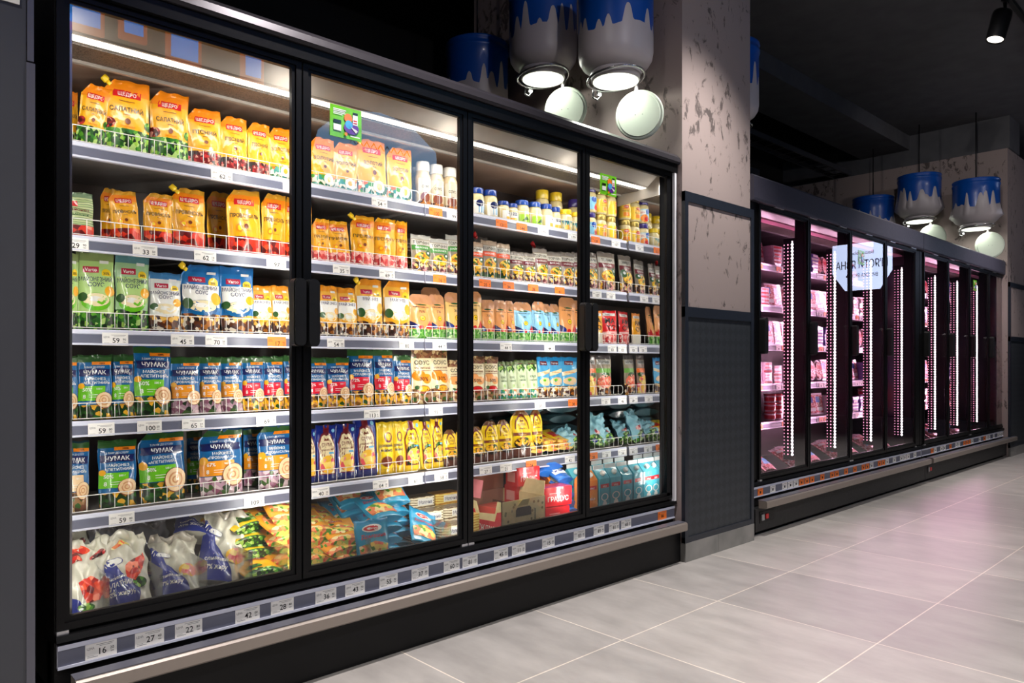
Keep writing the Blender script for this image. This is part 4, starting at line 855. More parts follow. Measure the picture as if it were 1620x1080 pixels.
def shelf(y0, y1, z, x_front, label, far=False, depth=.50, guard=True, gh=.05):
    e = empty('cooler_shelf', (x_front, y0, z)); L = y1 - y0
    MB().box((-depth, 0, -.022), (-.008, L, -.002), mat('shelf_grey', (.50, .48, .47), .4) if not far else mat('grey_shelf', (.5, .42, .46), .4)).obj('shelf_panel', e)
    r = MB()
    r.prism([(-.008, -.0005), (.004, .004), (.007, .0), (.008, -.010), (.0045, -.012), (.0065, -.040), (.010, -.041), (.010, -.047), (-.008, -.047)], 0, L, RAILW, axis='y')
    r.prism([(.0052, -.0125), (.0062, -.0125), (.0080, -.0405), (.0070, -.0405)], .001, L - .001, RAILG, axis='y')
    r.obj('price_rail', e)
    if guard:
        g = MB(); x = -.012; r0 = .0016; zb = .010; zt = gh + .008; c = .012
        pts = [(x, .012, zb), (x, L - .012 - c, zb), (x, L - .012, zb + c)][1:] 
        loop = [(x, .012 + c, zb), (x, L - .012 - c, zb), (x, L - .012, zb + c), (x, L - .012, zt - c), (x, L - .012 - c, zt), (x, .012 + c, zt), (x, .012, zt - c), (x, .012, zb + c)]
        g.tube(loop, r0, WIRE, 6, closed=True)
        n = int((L - .05) / .040); 
        for q in range(1, n):
            yy = .012 + q * (L - .024) / n
            g.tube([(x, yy, zb), (x, yy, zt)], .0012, WIRE, 5)
        g.obj('wire_guard', e)
    return tag(e, label, 'shelf', 'shelves inside the coolers')
ZS = [1.805, 1.505, 1.205, .91, .61]
for r, z in enumerate(ZS):
    shelf(.53, 1.957, z, -2.672, '%s white shelf with wire guard, near half of dairy cooler' % ORD[r], gh=.052)
    shelf(1.963, 3.405, z, -2.672, '%s white shelf with wire guard, far half of dairy cooler' % ORD[r], gh=.052)

def make_tag(txt, c):
    k = ('tag', txt, c)
    if k in CACHE: return CACHE[k]
    m = MB(); W, H = .078, .0425
    if c == 'o': W = .074
    m.box((0, -W / 2, -H / 2), (.0008, W / 2, H / 2), TAGW if c == 'w' else TAGO)
    def put(s, y, z, hh, mt, mw=.05):
        vs, fs = text_geo(s, .012); 
        if not vs: return
        wd = max(v[0] for v in vs) - min(v[0] for v in vs); k_ = min(hh, mw / wd)
        m.add([(.0011, y + v[0] * k_, z + v[1] * hh) for v in vs], fs, mt)
    a = txt.split(' ')
    put(a[0], .002, -.012, .0165, INK, .036)
    if len(a) > 1: put(a[1], .027, -.0045, .0075, INK, .014); put('грн', .027, -.011, .004, INK, .01)
    if c == 'w': put('ЦІНА', -.026, .0035, .006, INKG, .018)
    else: m.box((.0008, -.034, .004), (.00095, -.016, .0055), INK); m.box((.0008, -.034, .009), (.00095, -.020, .0105), INK)
    if not a[0]: m.box((.0008, -.008, -.012), (.00095, .010, .002), INK)
    m.box((.0008, -.012, .0125), (.00095, .032, .0138), INKG); m.box((.0008, -.004, .0088), (.00095, .028, .0098), INKG); m.box((.0008, -.034, -.0165), (.00095, -.008, -.0152), INKG); m.box((.0008, -.034, -.0128), (.00095, -.018, -.0120), INKG)
    CACHE[k] = m.mesh('tag'); return CACHE[k]
TN = {}
for (r, y, txt, c) in sorted(TAGS):
    if r < 5: o = link('price_tag', make_tag(txt, c), None, (-2.672 + .0082, y, ZS[r] - .0265), (0, R(-3), 0))
    else: o = link('price_tag', make_tag(txt, c), None, (-2.3770, y, .2705), (0, 0, 0), (1, 1.06, 1.13))
    door = min(3, max(0, int((y * (2.38 / 2.67 if r < 5 else 1) - .475) / .75)))
    n = nth('tag', r, door)
    rail = SHELFN[r] if r < 5 else 'rail below the doors'
    where = ['near door', 'second door', 'third door', 'far door'][door]
    tag(o, '%s price tag %s, %s from left, %s, %s' % ('white' if c == 'w' else 'orange', txt.replace(' ', '.'), n, where, rail), 'price tag', 'price tags on the dairy cooler')

for (k, r, dn, y, w_, h, z, fl) in ITEMS:
    place_item(k, r, dn, y, w_, h, z, fl)

# ------------------------------------------------------------------ loose goods on the cooler floor and on the lowest shelf
def lay(name, key, make, loc, lean, tilt, yaw, label, cat, grp, sc=(1, 1, 1)):
    if key not in CACHE: CACHE[key] = make().mesh(name)
    o = link(name, CACHE[key], None, loc, (R(-lean), R(tilt), pi / 2 + R(yaw)), sc); return tag(o, label, cat, grp)
def mk(body, top, layers, base, bt, w=.15, h=.24, b=.05, wr=.006, seed=1, cr=0): return lambda: pouch(w, h, b, body, top, layers, base, bt, seed=seed, wrinkle=wr, crumple=cr)
V_FOOD = veg('sandwich', [(.95, .55, .35), (.98, .85, .40), (.35, .60, .15), (.92, .35, .22), (.98, .90, .65), (.75, .85, .40), (.80, .45, .25)], 34)
BAGW = plain((.84, .83, .76), .22)
bag_l = [('p', [(0, 0), (.72, 0), (.80, .22), (.45, .42), (.28, .60), (0, .66)], VBL), ('e', .30, .60, .20, .06, WHI), ('ring', .30, .60, .20, .06, .12, VBL), ('t', 'майонезний', .32, .36, .04, WHI, .5), ('t', 'САЛАТНИЙ', .36, .26, .065, WHI, .62), ('t', '30% жиру', .36, .14, .06, WHI, .55),
         ('p', [(.5, .5), (.95, .72), (.9, .5), (.72, .3), (.55, .36)], V_TOM), ('e', .80, .28, .14, .07, V_LEAF), ('e', .5, .82, .2, .04, V_FOOD)]
bag_r = [('e', .3, .88, .25, .06, V_TOM), ('e', .75, .78, .16, .05, V_CHIL), ('p', [(0, 0), (.5, 0), (.35, .16), (0, .26)], VBL), ('p', [(.3, .40), (.6, .5), (.9, .36), (.8, .16), (.5, .12)], V_TOM), ('e', .2, .75, .2, .08, V_TOM), ('e', .5, .08, .2, .05, V_LEAF)]
bag_b = [('p', [(0, 0), (.8, 0), (.62, .22), (.3, .5), (.05, .8), (0, .8)], VBL), ('e', .24, .66, .16, .06, WHI), ('ring', .24, .66, .16, .06, .15, VBL), ('t', '67% жиру', .34, .14, .07, WHI, .5), ('t', 'оливковий', .36, .26, .05, WHI, .5), ('e', .74, .34, .2, .1, V_CHE)]
MS = {'bags': mk(BAGW, BAGW, bag_l, None, .2, b=.08, cr=.008), 'bagr': mk(BAGW, BAGW, bag_r, None, .2, b=.08, seed=4, cr=.009), 'bagb': mk(BAGW, plain((.75, .72, .66)), bag_b, None, .2, b=.075, seed=6, cr=.008),
      'dark': mk(plain((.46, .46, .50), .25), plain((.40, .38, .40)), bag_b, None, .2, b=.06, seed=9, cr=.009),  # bagb print on grey film, back-row shade put into the colour
      'ysal': mk(Y2, Y1, [('t', 'САЛАТНИЙ', .5, .66, .07, BLK, .7), ('e', .5, .52, .12, 0, OR), ('e', .5, .22, .42, .12, V_LEAF), ('e', .78, .38, .16, .06, V_FOOD)], V_LEAF, .05, h=.22, b=.045, wr=.004),
      'ysch': mk(Y1, OR, [('r', .28, .42, .72, .56, RED), ('t', 'ЩЕДРО', .5, .455, .07, WHI, .4), ('e', .3, .2, .2, .08, V_LEAF), ('e', .7, .75, .2, .08, V_TOM)], V_LEAF, .1, h=.2, b=.05, wr=.004),
      'orp': mk(plain((.98, .66, .15)), Y1, [('r', .3, .80, .7, .90, RED), ('t', 'ЩЕДРО', .5, .82, .05, WHI, .36), ('p', [(.1, .3), (.5, .22), (.92, .34), (.9, .56), (.5, .66), (.12, .54)], V_FOOD), ('e', .25, .70, .16, .05, V_LEAF)], V_FOOD, .16, w=.14, h=.19, b=.035, wr=.003),
      'blp': mk(plain((.08, .62, .80)), plain((.10, .58, .78)), [('e', .5, .80, .30, .09, WHI), ('e', .5, .80, .26, .06, RED), ('t', 'Майонез', .5, .78, .04, WHI, .44), ('t', 'Домашня', .5, .58, .09, RED, .74), ('p', [(.08, .14), (.92, .14), (.94, .4), (.5, .5), (.06, .42)], V_FOOD)], None, .1, w=.15, h=.20, b=.04, wr=.003),
      'ltb': mk(plain((.58, .80, .85)), plain((.50, .74, .80)), [('p', [(.2, .0), (.8, .0), (.86, .22), (.6, .34), (.3, .26)], V_LEAF), ('e', .62, .42, .14, .08, V_PINK), ('e', .5, .12, .12, .06, VBL)], V_LEAF, .1, w=.17, h=.19, b=.07, wr=.008, seed=3, cr=.009),
      'sack': mk(plain((.33, .48, .52)), plain((.30, .42, .46)), [('p', [(.2, .2), (.8, .2), (.7, .5), (.3, .5)], plain((.30, .44, .50)))], None, .1, w=.26, h=.24, b=.06, wr=.006, seed=5),
      'sach': mk(Y2, Y2, [('r', .2, .3, .8, .7, RED), ('e', .85, .8, .1, 0, V_LEAF)], V_CHE, .2, w=.12, h=.15, b=.018, wr=.002, seed=2),
      'blr': mk(plain((.08, .40, .75)), plain((.08, .35, .70)), [('p', [(.1, .2), (.9, .2), (.9, .45), (.1, .5)], WHI), ('e', .5, .7, .3, .12, V_GST), ('r', .25, .30, .75, .34, VBL)], plain((.10, .42, .78)), .15, w=.15, h=.2, b=.04, wr=.005, seed=7)}
def L(k, name, x, y, z, lean, tilt, yaw, label, cat='bag', grp=None, sc=(1, 1, 1)):
    z += .038 * sin(R(lean)) * (1 if z < DK + .01 else .5) + .05 * abs(sin(R(tilt))) * (z < DK + .01)
    return lay(name, 'm_' + k, MS[k], (x, y, z), lean, tilt, yaw, label, cat, grp, sc)
DK = .293
L('bagr', 'mayonnaise_bag', -2.565, .592, DK, 30, 4, -8, 'white and red mayonnaise bag slumped in the near bottom corner of cooler', grp='bags on the cooler floor', sc=(.84, 1, 1))
L('bagr', 'mayonnaise_bag', -2.72, .595, DK + .02, 12, -5, -8, 'dim mayonnaise bag behind the white-red bag in near bottom corner', grp='bags on the cooler floor', sc=(.84, 1, .98))
L('bags', 'mayonnaise_bag', -2.56, .715, DK, 30, -5, -12, 'white and blue bag lettered САЛАТНИЙ 30%, tomato printed, on cooler floor', grp='bags on the cooler floor', sc=(.95, 1, 1.04))
L('bagb', 'mayonnaise_bag', -2.57, .868, DK, 36, 3, -8, 'white and blue bag lettered 67% lying against the clear divider', grp='bags on the cooler floor', sc=(.98, 1, .92))
L('dark', 'mayonnaise_bag', -2.74, .70, DK, 14, 8, 5, 'bag coloured grey for shade standing behind the САЛАТНИЙ bag', grp='bags on the cooler floor')
L('dark', 'mayonnaise_bag', -2.76, .85, DK, 10, -6, -6, 'bag coloured grey for shade standing behind the 67% bag', grp='bags on the cooler floor')
L('bagb', 'mayonnaise_bag', -2.60, 1.015, DK, 30, 15, -14, 'leaning white and blue bag right of the 67% bag', grp='bags on the cooler floor', sc=(1.05, 1, 1.12))
L('bagb', 'mayonnaise_bag', -2.70, .975, DK + .165, 68, 14, -20, 'white and blue bag lying on top of the heap', grp='bags on the cooler floor', sc=(1.05, .8, .8))
for i in range(4):
    L('ysal', 'mayonnaise_pouch', -2.60 - .02 * i, 1.155 + .012 * (i % 2), DK + .035 + i * .046, 80 - 3 * i, 5 - 3 * i, -10 + 8 * i, 'yellow САЛАТНИЙ pouch lying in the pile right of bags, %s from bottom' % ORD[i], 'pouch', 'yellow pouches lying in the pile')
L('ysch', 'mayonnaise_pouch', -2.52, 1.155, DK + .03, 80, 0, -4, 'yellow ЩЕДРО pouch lying at the very front of the pile', 'pouch', 'yellow pouches lying in the pile')
spots = [(-2.56, 1.275), (-2.60, 1.42), (-2.53, 1.50), (-2.70, 1.36), (-2.68, 1.50)]
for q, (x, y) in enumerate(spots):
    for i in range([6, 4, 3, 6, 4][q]):
        L('orp', 'mayonnaise_sachet', x - .008 * i, y + .012 * ((i * 7 + q) % 3 - 1), DK + .02 + i * .034, 80 - 3 * i, 6 * ((i + q) % 3 - 1), 12 * ((i * 5 + q) % 3 - 1), 'orange printed sachet, %s from bottom of %s heap, floor of cooler' % (ORD[i], ['first', 'second', 'foremost', 'rear left', 'rear right'][q]), 'sachet', 'orange sachets heaped on the cooler floor')
for q, (x, y, n, k) in enumerate([(-2.70, 1.64, 5, 70), (-2.56, 1.70, 4, 76), (-2.62, 1.79, 5, 66)]):
    for i in range(n):
        L('blp', 'blue_sachet', x - .006 * i, y + .010 * (i % 2), DK + .01 + i * .044, k - 3 * i, 4 * ((i + q) % 3 - 1), 8 * ((i + q) % 3 - 1), 'sky blue printed sachet, %s from bottom of %s stack' % (ORD[i], ['rear', 'front', 'right-hand'][q]), 'sachet', 'sky blue sachets heaped on the cooler floor')
L('blp', 'blue_sachet', -2.505, 1.60, DK + .005, 14, 0, -4, 'sky blue sachet lettered Домашня standing upright at the front', 'sachet', 'sky blue sachets heaped on the cooler floor', (1, 1, .85))
L('blp', 'blue_sachet', -2.53, 1.86, DK + .02, 48, 26, -10, 'big sky blue sachet leaning right beside striped packs', 'sachet', 'sky blue sachets heaped on the cooler floor', (.95, 1, .95))
WAVE = ramp_mat('print_wave', [(.0, (.42, .33, .20)), (.22, (.60, .50, .34)), (.36, (.95, .92, .80)), (1, (.96, .93, .82))], 27, 'WAVE', .35, coat=.3)
WAVEY = ramp_mat('print_wave_yellow', [(.0, (.80, .52, .10)), (.3, (.90, .70, .22)), (.42, (.97, .88, .50)), (1, (.97, .88, .50))], 27, 'WAVE', .35, coat=.3)
def butter(mt):
    m = MB(); m.box((-.07, -.04, 0), (.07, .04, .047), mt, .006)
    S = Surf(lambda a, t: (-.07 + .14 * a, -.0402, .047 * t), .14, .047)
    draw(m, S, [('r', .3, .15, .9, .8, WHI), ('t', 'Молочна', .6, .3, .34, NAV, .5)]); return m
CACHE['bw'] = butter(WAVE).mesh('pack'); CACHE['by'] = butter(WAVEY).mesh('pack')
bi = 0
for (x, y, n, mt) in [(-2.58, 2.02, 2, 'bw'), (-2.70, 1.99, 3, 'bw'), (-2.70, 2.14, 3, 'bw'), (-2.80, 2.02, 4, 'bw'), (-2.80, 2.17, 4, 'by')]:
    for i in range(n):
        o = link('butter_pack', CACHE[mt], None, (x, y + .004 * ((i * 5) % 3), DK + i * .048), (0, 0, pi / 2 - .08 + .05 * (i % 2)))
        tag(o, '%s wavy-striped pack, %s from bottom of %s column' % ('yellow' if mt == 'by' else 'cream', ORD[i], ['front', 'middle left', 'middle right', 'rear left', 'rear right'][bi]), 'pack', 'striped packs on the cooler floor')
    bi += 1
# open carton and red boxes behind the third door
KR, KRI, PK = ramp_mat('kraft_card', [(.3, (.90, .84, .62)), (.7, (.95, .89, .68))], 30, 'NOISE', .7), mat('kraft_card_inside', (.72, .52, .42), .75), plain((.93, .55, .58), .5)
e = empty('open_carton', (-2.49, 2.265, DK)); Wc, Dc, Hc = .285, .30, .168
b = MB(); b.box((-Dc, 0, 0), (0, Wc, .004), KR); b.box((-Dc, 0, 0), (-Dc + .004, Wc, Hc), KRI); b.box((-Dc, Wc - .004, 0), (0, Wc, Hc), KR)
b.prism([(-Dc, 0), (0, 0), (0, Hc), (-.03, Hc), (-.045, .11), (-.16, .10), (-.18, .15), (-Dc, Hc)], 0, .004, KR, axis='y')
b.prism([(-.25, .0), (-.001, 0), (-.001, .125), (-.03, .118), (-.045, .075), (-.17, .07), (-.19, .115), (-.25, .12)], -.002, 0, plain((.85, .15, .22), .5), axis='y')
b.prism([(0, 0), (Wc, 0), (Wc, Hc), (0, Hc)], -.004, 0, KR, axis='x')
for q in range(22): 
    cy, cz = .02 + .25 * hsh(q, 1), .03 + .12 * hsh(q, 2)
    b.prism([(cy + .007 * cos(a * pi / 3), cz + .007 * sin(a * pi / 3)) for a in range(6)], 0, .0006, plain((.60, .56, .38), .7), axis='x')
b.prism([(.09, .09), (.19, .09), (.19, .122), (.18, .132), (.10, .132), (.09, .12)], 0, .0010, mat('handle_hole', (.20, .17, .12), .8), axis='x')
vs, fs = text_geo('ДРІЖДЖІ', .01); b.add([(-.125 + v[0] * .026, -.003, .092 - .075 + v[1] * .034) for v in vs], fs, WHI)
b.obj('box', e)
def flapm(w_, h_, t_, mt): return MB().prism([(0, 0), (w_, 0), (w_ - .02, h_), (w_ * .7, h_), (w_ * .62, h_ * .72), (w_ * .38, h_ * .72), (w_ * .3, h_), (.02, h_)], 0, t_, mt, axis='y')
flapm(.285, .13, .003, KRI).obj('flap', e, (-Dc, 0, Hc), (R(10), 0, pi / 2))
MB().prism([(0, 0), (.12, 0), (.11, .085), (.01, .085)], 0, .003, PK, axis='y').obj('flap', e, (-.27, .0, Hc), (R(-18), 0, 0))
MB().prism([(0, 0), (.26, 0), (.24, .07), (.02, .07)], 0, .003, KR, axis='y').obj('flap', e, (-.27, Wc - .002, Hc), (R(-25), 0, 0))
MB().prism([(0, 0), (.07, 0), (.06, .045), (.01, .045)], 0, .002, plain((.93, .88, .62)), axis='y').obj('handle_tab', e, (-.003, .10, .135), (R(35), 0, pi / 2))
tag(e, 'open kraft carton with torn red front lettered ДРІЖДЖІ, behind the third door', 'box')
tag(MB().box((-.10, -.06, 0), (.10, .06, .04), plain((.90, .35, .30)), .004).obj('yeast_packet', None, (-2.64, 2.40, DK + .075), (0, 0, .1)), 'small red packet lying inside the open kraft carton', 'packet')
tag(MB().box((-.04, -.03, 0), (.04, .03, .13), WAVEY, .004).obj('butter_pack', None, (-2.56, 2.13, DK), (0, 0, 0)), 'yellow striped pack standing left of the kraft carton', 'pack')
def redbox():
    m = MB(); m.box((-.085, -.05, 0), (.085, .05, .095), plain((.85, .10, .14), .3), .005)
    draw(m, Surf(lambda a, t: (-.085 + .17 * a, -.0502, .095 * t), .17, .095), [('r', .02, .03, .98, .97, plain((.86, .10, .15), .3)), ('t', 'ГРАДУС', .5, .26, .26, WHI, .72), ('r', .2, .66, .6, .70, PNK)])
    m.box((-.0855, -.03, .02), (-.0845, .03, .07), plain((.95, .70, .68), .4)); return m
CACHE['rb'] = redbox().mesh('box')
for i, (x, y, z, yaw, s, lab) in enumerate([(-2.56, 2.66, DK, -.1, 1, 'bottom red box lettered ГРАДУС beside the kraft carton'), (-2.57, 2.68, DK + .097, -.16, 1.05, 'middle red box lettered ГРАДУС in the pile'),
        (-2.70, 2.60, DK + .19, -.08, .86, 'topmost red box lettered ГРАДУС of the pile'), (-2.72, 2.62, DK, -.08, 1, 'red box under the topmost one, mostly hidden'), (-2.72, 2.62, DK + .096, 0, 1, 'red box right beneath the topmost red box')]):
    tag(link('product_box', CACHE['rb'], None, (x, y, z), (0, 0, pi / 2 + yaw), (s, 1, .98)), lab, 'box', 'red boxes on the cooler floor')
for i in range(5):
    L('blr', 'blue_bag', -2.56 - .01 * i, 2.815, DK + .02 + .04 * i, 76 - 3 * i, 0, 6 * (i % 2), 'blue printed bag beside red boxes, %s from bottom of stack' % ORD[i], 'bag', 'blue bags on the cooler floor', (.8, 1, 1))
for i in range(2):
    L('blr', 'blue_bag', -2.66, 2.74 + .03 * i, DK + .215 + .035 * i, 72, 5, -14 * i, 'blue printed bag lying %s behind the pile of red boxes' % ['lower', 'upper'][i], 'bag', 'blue bags on the cooler floor')
def carton(cb, cc):
    m = MB(); w_, h_ = .085, .20
    m.box((-w_ / 2, -w_ / 2, 0), (w_ / 2, w_ / 2, h_), cb)
    a = w_ / 2; g = h_ + .045
    m.add([(-a, -a, h_), (a, -a, h_), (a, a, h_), (-a, a, h_), (-a, -.002, g), (a, -.002, g), (a, .002, g), (-a, .002, g)], [(0, 1, 5, 4), (2, 3, 7, 6), (1, 2, 6, 5), (3, 0, 4, 7), (4, 5, 6, 7)], cb)
    m.box((-a, -.002, g), (a, .002, g + .022), WHI)
    draw(m, Surf(lambda s, t: (-a + w_ * s, -a - .0002, h_ * t), w_, h_), [('r', .1, .76, .9, .86, RED), ('t', 'ЯЙЦЕ', .5, .775, .045, WHI, .6), ('ring', .5, .52, .35, .10, .25, WHI) if cc else ('t', 'яйце', .5, .5, .07, WHI, .6), ('e', .5, .26, .24, .17, WHI if cc else OR), ('e', .5, .24, .1, .06, CRE)])
    return m
def carton_cap(): m = MB(); m.lathe([(.014, 0), (.0145, .012), (.012, .016)], WHI, 18); return m
CACHE['ct'] = carton(plain((.28, .70, .78)), 1).mesh('carton'); CACHE['co'] = carton(plain((.96, .55, .12)), 0).mesh('carton'); CACHE['cc'] = carton_cap().mesh('cap')
for i, y in enumerate([2.79, 2.887, 2.985, 3.082, 3.180, 3.277, 3.372]):
    if i == 0: 
        o = link('gable_top_carton', CACHE['co'], None, (-2.70, y + .0, DK), (0, 0, pi / 2)); lab = 'orange gable-top carton, shaded, standing behind the blue bags'
    else:
        o = link('gable_top_carton', CACHE['co' if i == 1 else 'ct'], None, (-2.535, y + .012, DK), (0, 0, pi / 2 - .05 + .04 * (i % 3)), (1, 1, 1))
        lab = 'orange gable-top carton beside the row of turquoise ones' if i == 1 else 'turquoise gable-top carton, %s to the right of the orange one' % ORD[i - 2]
    link('cap', CACHE['cc'], o, (0, -.024, .222), (R(45), 0, 0))
    tag(o, lab, 'carton', 'gable-top cartons on the cooler floor')
for i, y in enumerate([2.93, 3.03, 3.13, 3.23, 3.33]):
    o = link('gable_top_carton', CACHE['ct'], None, (-2.66, y, DK), (0, 0, pi / 2)); link('cap', CACHE['cc'], o, (0, -.024, .222), (R(45), 0, 0))
    tag(o, 'turquoise gable-top carton in the row behind, %s from left' % ORD[i], 'carton', 'gable-top cartons on the cooler floor')
# lying goods on the lowest shelf
for q, y in enumerate((2.73, 2.84, 2.945)):
    for i in range([4, 3, 3][q]):
        L('sach', 'sauce_sachet', -2.72 - .01 * i, y, ZS[4] + .01 + .019 * i, 82 - 5 * i, 0, -8 + 7 * (i % 3), 'yellow and red sachet lying on lowest shelf, %s from bottom of %s stack' % (ORD[i], ['left', 'middle', 'right'][q]), 'sachet', 'flat sachets on the lowest shelf', (.9, 1, 1))
for q, (x, y, n) in enumerate([(-2.92, 2.86, 4), (-2.90, 3.14, 4)]):
    for i in range(n):
        L('sack', 'sauce_sack', x - .01 * i, y + .01 * (i % 2), ZS[4] + .03 + .058 * i, 84, 0, 5 * (i % 3 - 1), 'dim blue-grey sack lying at back of lowest shelf, %s from bottom of %s pile' % (ORD[i], ['left', 'right'][q]), 'bag', 'blue-grey sacks at the back of the lowest shelf', (1, .85, .7))
L('ltb', 'sauce_bag', -2.75, 3.20, ZS[4] + .012, 18, 6, -22, 'crumpled light blue bag standing beside the mirrored end of lowest shelf', 'bag', 'light blue bags on the lowest shelf')
L('ltb', 'sauce_bag', -2.74, 3.06, ZS[4] + .012, 44, -14, 10, 'small slumped light blue bag left of the standing one', 'bag', 'light blue bags on the lowest shelf', (.8, 1, .72))
L('ltb', 'sauce_bag', -2.74, 3.335, ZS[4] + .012, 38, -10, 0, 'slumped light blue bag touching the mirrored end panel', 'bag', 'light blue bags on the lowest shelf', (.7, 1, .75))
# clear dividers in the bottom bin
for i, y in enumerate([.637, .79, .93, 1.085, 1.215, 1.56, 1.96, 2.47]):
    tag(MB().box((-.42, -.001, 0), (-.0, .001, .15 if i < 5 else .12), CLEAR).obj('bin_divider', None, (-2.475, y, DK)), 'clear acrylic divider on the cooler floor, %s from the near end' % ORD[i], 'divider', 'clear dividers on the cooler floor')

# ------------------------------------------------------------------ green stickers on the glass
def sticker(y, z, w_, h_, label, x=-2.3898 + .0006):
    m = MB(); m.box((0, 0, 0), (.0006, w_, h_), plain((.45, .80, .10), .4))
    def F(a, t): return (w_ * a, -.0007, h_ * t)
    t_ = MB(); S = Surf(F, w_, h_)
    draw(t_, S, [('r', .10, .86, .50, .895, WHI), ('r', .10, .81, .46, .84, WHI), ('r', .10, .76, .54, .785, WHI), ('r', .10, .71, .38, .735, WHI), ('r', .10, .44, .34, .54, BLK), ('r', .10, .20, .34, .40, WHI),
                 ('e', .56, .66, .13, 0, plain((.98, .50, .12))), ('e', .66, .36, .24, .20, plain((.42, .18, .60))), ('e', .58, .46, .12, 0, SKY), ('r', .70, .48, .86, .80, WHI), ('r', .70, .80, .86, .88, BLK), ('r', .72, .60, .84, .64, RED), ('r', .72, .53, .84, .56, RED),
                 ('p', [(.56, .42), (.62, .40), (.80, .22), (.86, .30), (.80, .34)], WHI), ('e', .48, .14, .05, 0, OR), ('r', .62, .08, .92, .115, WHI)])
    b0 = len(m.v); m.v += [(-v[1], v[0], v[2]) for v in t_.v]
    for f, k, s_ in zip(t_.f, t_.m, t_.sm): m.f.append([b0 + q for q in f]); m.m.append(m.mi(t_.mats[k])); m.sm.append(False)
    tag(m.obj('promo_sticker', None, (x, y, z)), label, 'sticker', 'green stickers on the cooler glass')
sticker(1.335, 1.922, .131, .115, 'green promotional sticker with white text lines on the second door glass', -2.3885)
sticker(2.838, 1.947, .128, .104, 'green promotional sticker on the farthest dairy door glass', -2.3885)
sticker(6.00, 1.885, .118, .112, 'green promotional sticker on the third door of the middle cooler', -2.3885)
sticker(9.02, 1.88, .118, .112, 'green promotional sticker on the third door of the farthest cooler', -2.3885)

# ------------------------------------------------------------------ meat coolers: shelves and goods
FZ = [1.822, 1.522, 1.237, .945, .665]
PW, PR, PB, PP = plain((.93, .84, .88)), plain((.85, .22, .26)), plain((.30, .42, .80)), plain((.50, .36, .72))
V_MEAT = veg('raw_meat', [(.80, .30, .32), (.92, .62, .62), (.65, .18, .22), (.95, .80, .80), (.75, .4, .42)], 60)
def oval_tray():
    m = MB(); n = 24
    for (r0, y_, mt) in ((1.0, 0, PW), (.82, -.012, V_MEAT)):
        P = [(r0 * .055 * cos(2 * pi * i / n), .09 + r0 * .085 * sin(2 * pi * i / n)) for i in range(n)]
        m.prism(P, y_, y_ + .02 if mt is PW else y_ + .014, mt, axis='y', smooth=False)
    m.add([(-.03, -.0125, .10), (.03, -.0125, .10), (.03, -.0125, .13), (-.03, -.0125, .13)], [(0, 1, 2, 3)], PR); return m
def rect_tray():
    m = MB(); m.box((-.06, -.0, 0), (.06, .025, .18), PW, .008); m.box((-.05, -.003, .015), (.05, .0, .165), V_MEAT); m.box((-.045, -.0045, .10), (.01, -.003, .15), PB); m.box((-.03, -.0045, .03), (.04, -.003, .06), WHI); return m
def tub(lidc, lab):
    def f():
        m = MB(); m.lathe([(.036, 0), (.041, .055)], PW, 20); m.lathe([(.044, .055), (.044, .064), (.040, .066)], lidc, 20)
        m.lathe([(.0405, .014), (.0418, .042)], lab, 20, cap=False); return m
    return f
def flatpack(c1, c2):
    def f():
        m = MB(); m.box((-.07, -.05, 0), (.07, .05, .026), c1, .012); m.box((-.05, -.0515, .006), (.05, -.0500, .02), c2); return m
    return f
def film_bag():
    return pouch(.15, .22, .06, V_MEAT, PW, [('p', [(.2, .25), (.7, .2), (.8, .5), (.3, .55)], plain((.35, .65, .85))), ('e', .4, .75, .25, .08, WHI)], None, .2, seed=3, wrinkle=.006)
FK = {'oval': (oval_tray, .105, 'oval white meat tray', 'tray'), 'rect': (rect_tray, .115, 'rectangular meat tray', 'tray'), 'tubr': (tub(PR, PR), .092, 'red-lidded tub', 'tub'), 'tubb': (tub(PW, PB), .092, 'blue-banded tub', 'tub'),
      'flat': (flatpack(PP, WHI), .145, 'purple flat pack', 'pack'), 'flt2': (flatpack(PW, PR), .145, 'pale flat pack', 'pack'), 'film': (film_bag, .15, 'film-wrapped meat bag', 'bag')}
KN = {'oval': 'meat_tray', 'rect': 'meat_tray', 'tubr': 'deli_tub', 'tubb': 'deli_tub', 'flat': 'meat_pack', 'flt2': 'meat_pack', 'film': 'meat_bag'}
plan = [[('flat', 6), ('tubr', 3), ('tubb', 3), ('rect', 1), ('oval', 1)], [('flt2', 6), ('rect', 1), ('rect', 1), ('flt2', 5), ('tubr', 3)], [('oval', 1), ('rect', 1), ('flat', 6), ('oval', 1), ('rect', 1)], [('rect', 1), ('flt2', 6), ('oval', 1), ('rect', 1), ('flat', 5)]]
COOLN = ['middle cooler', 'farthest cooler']
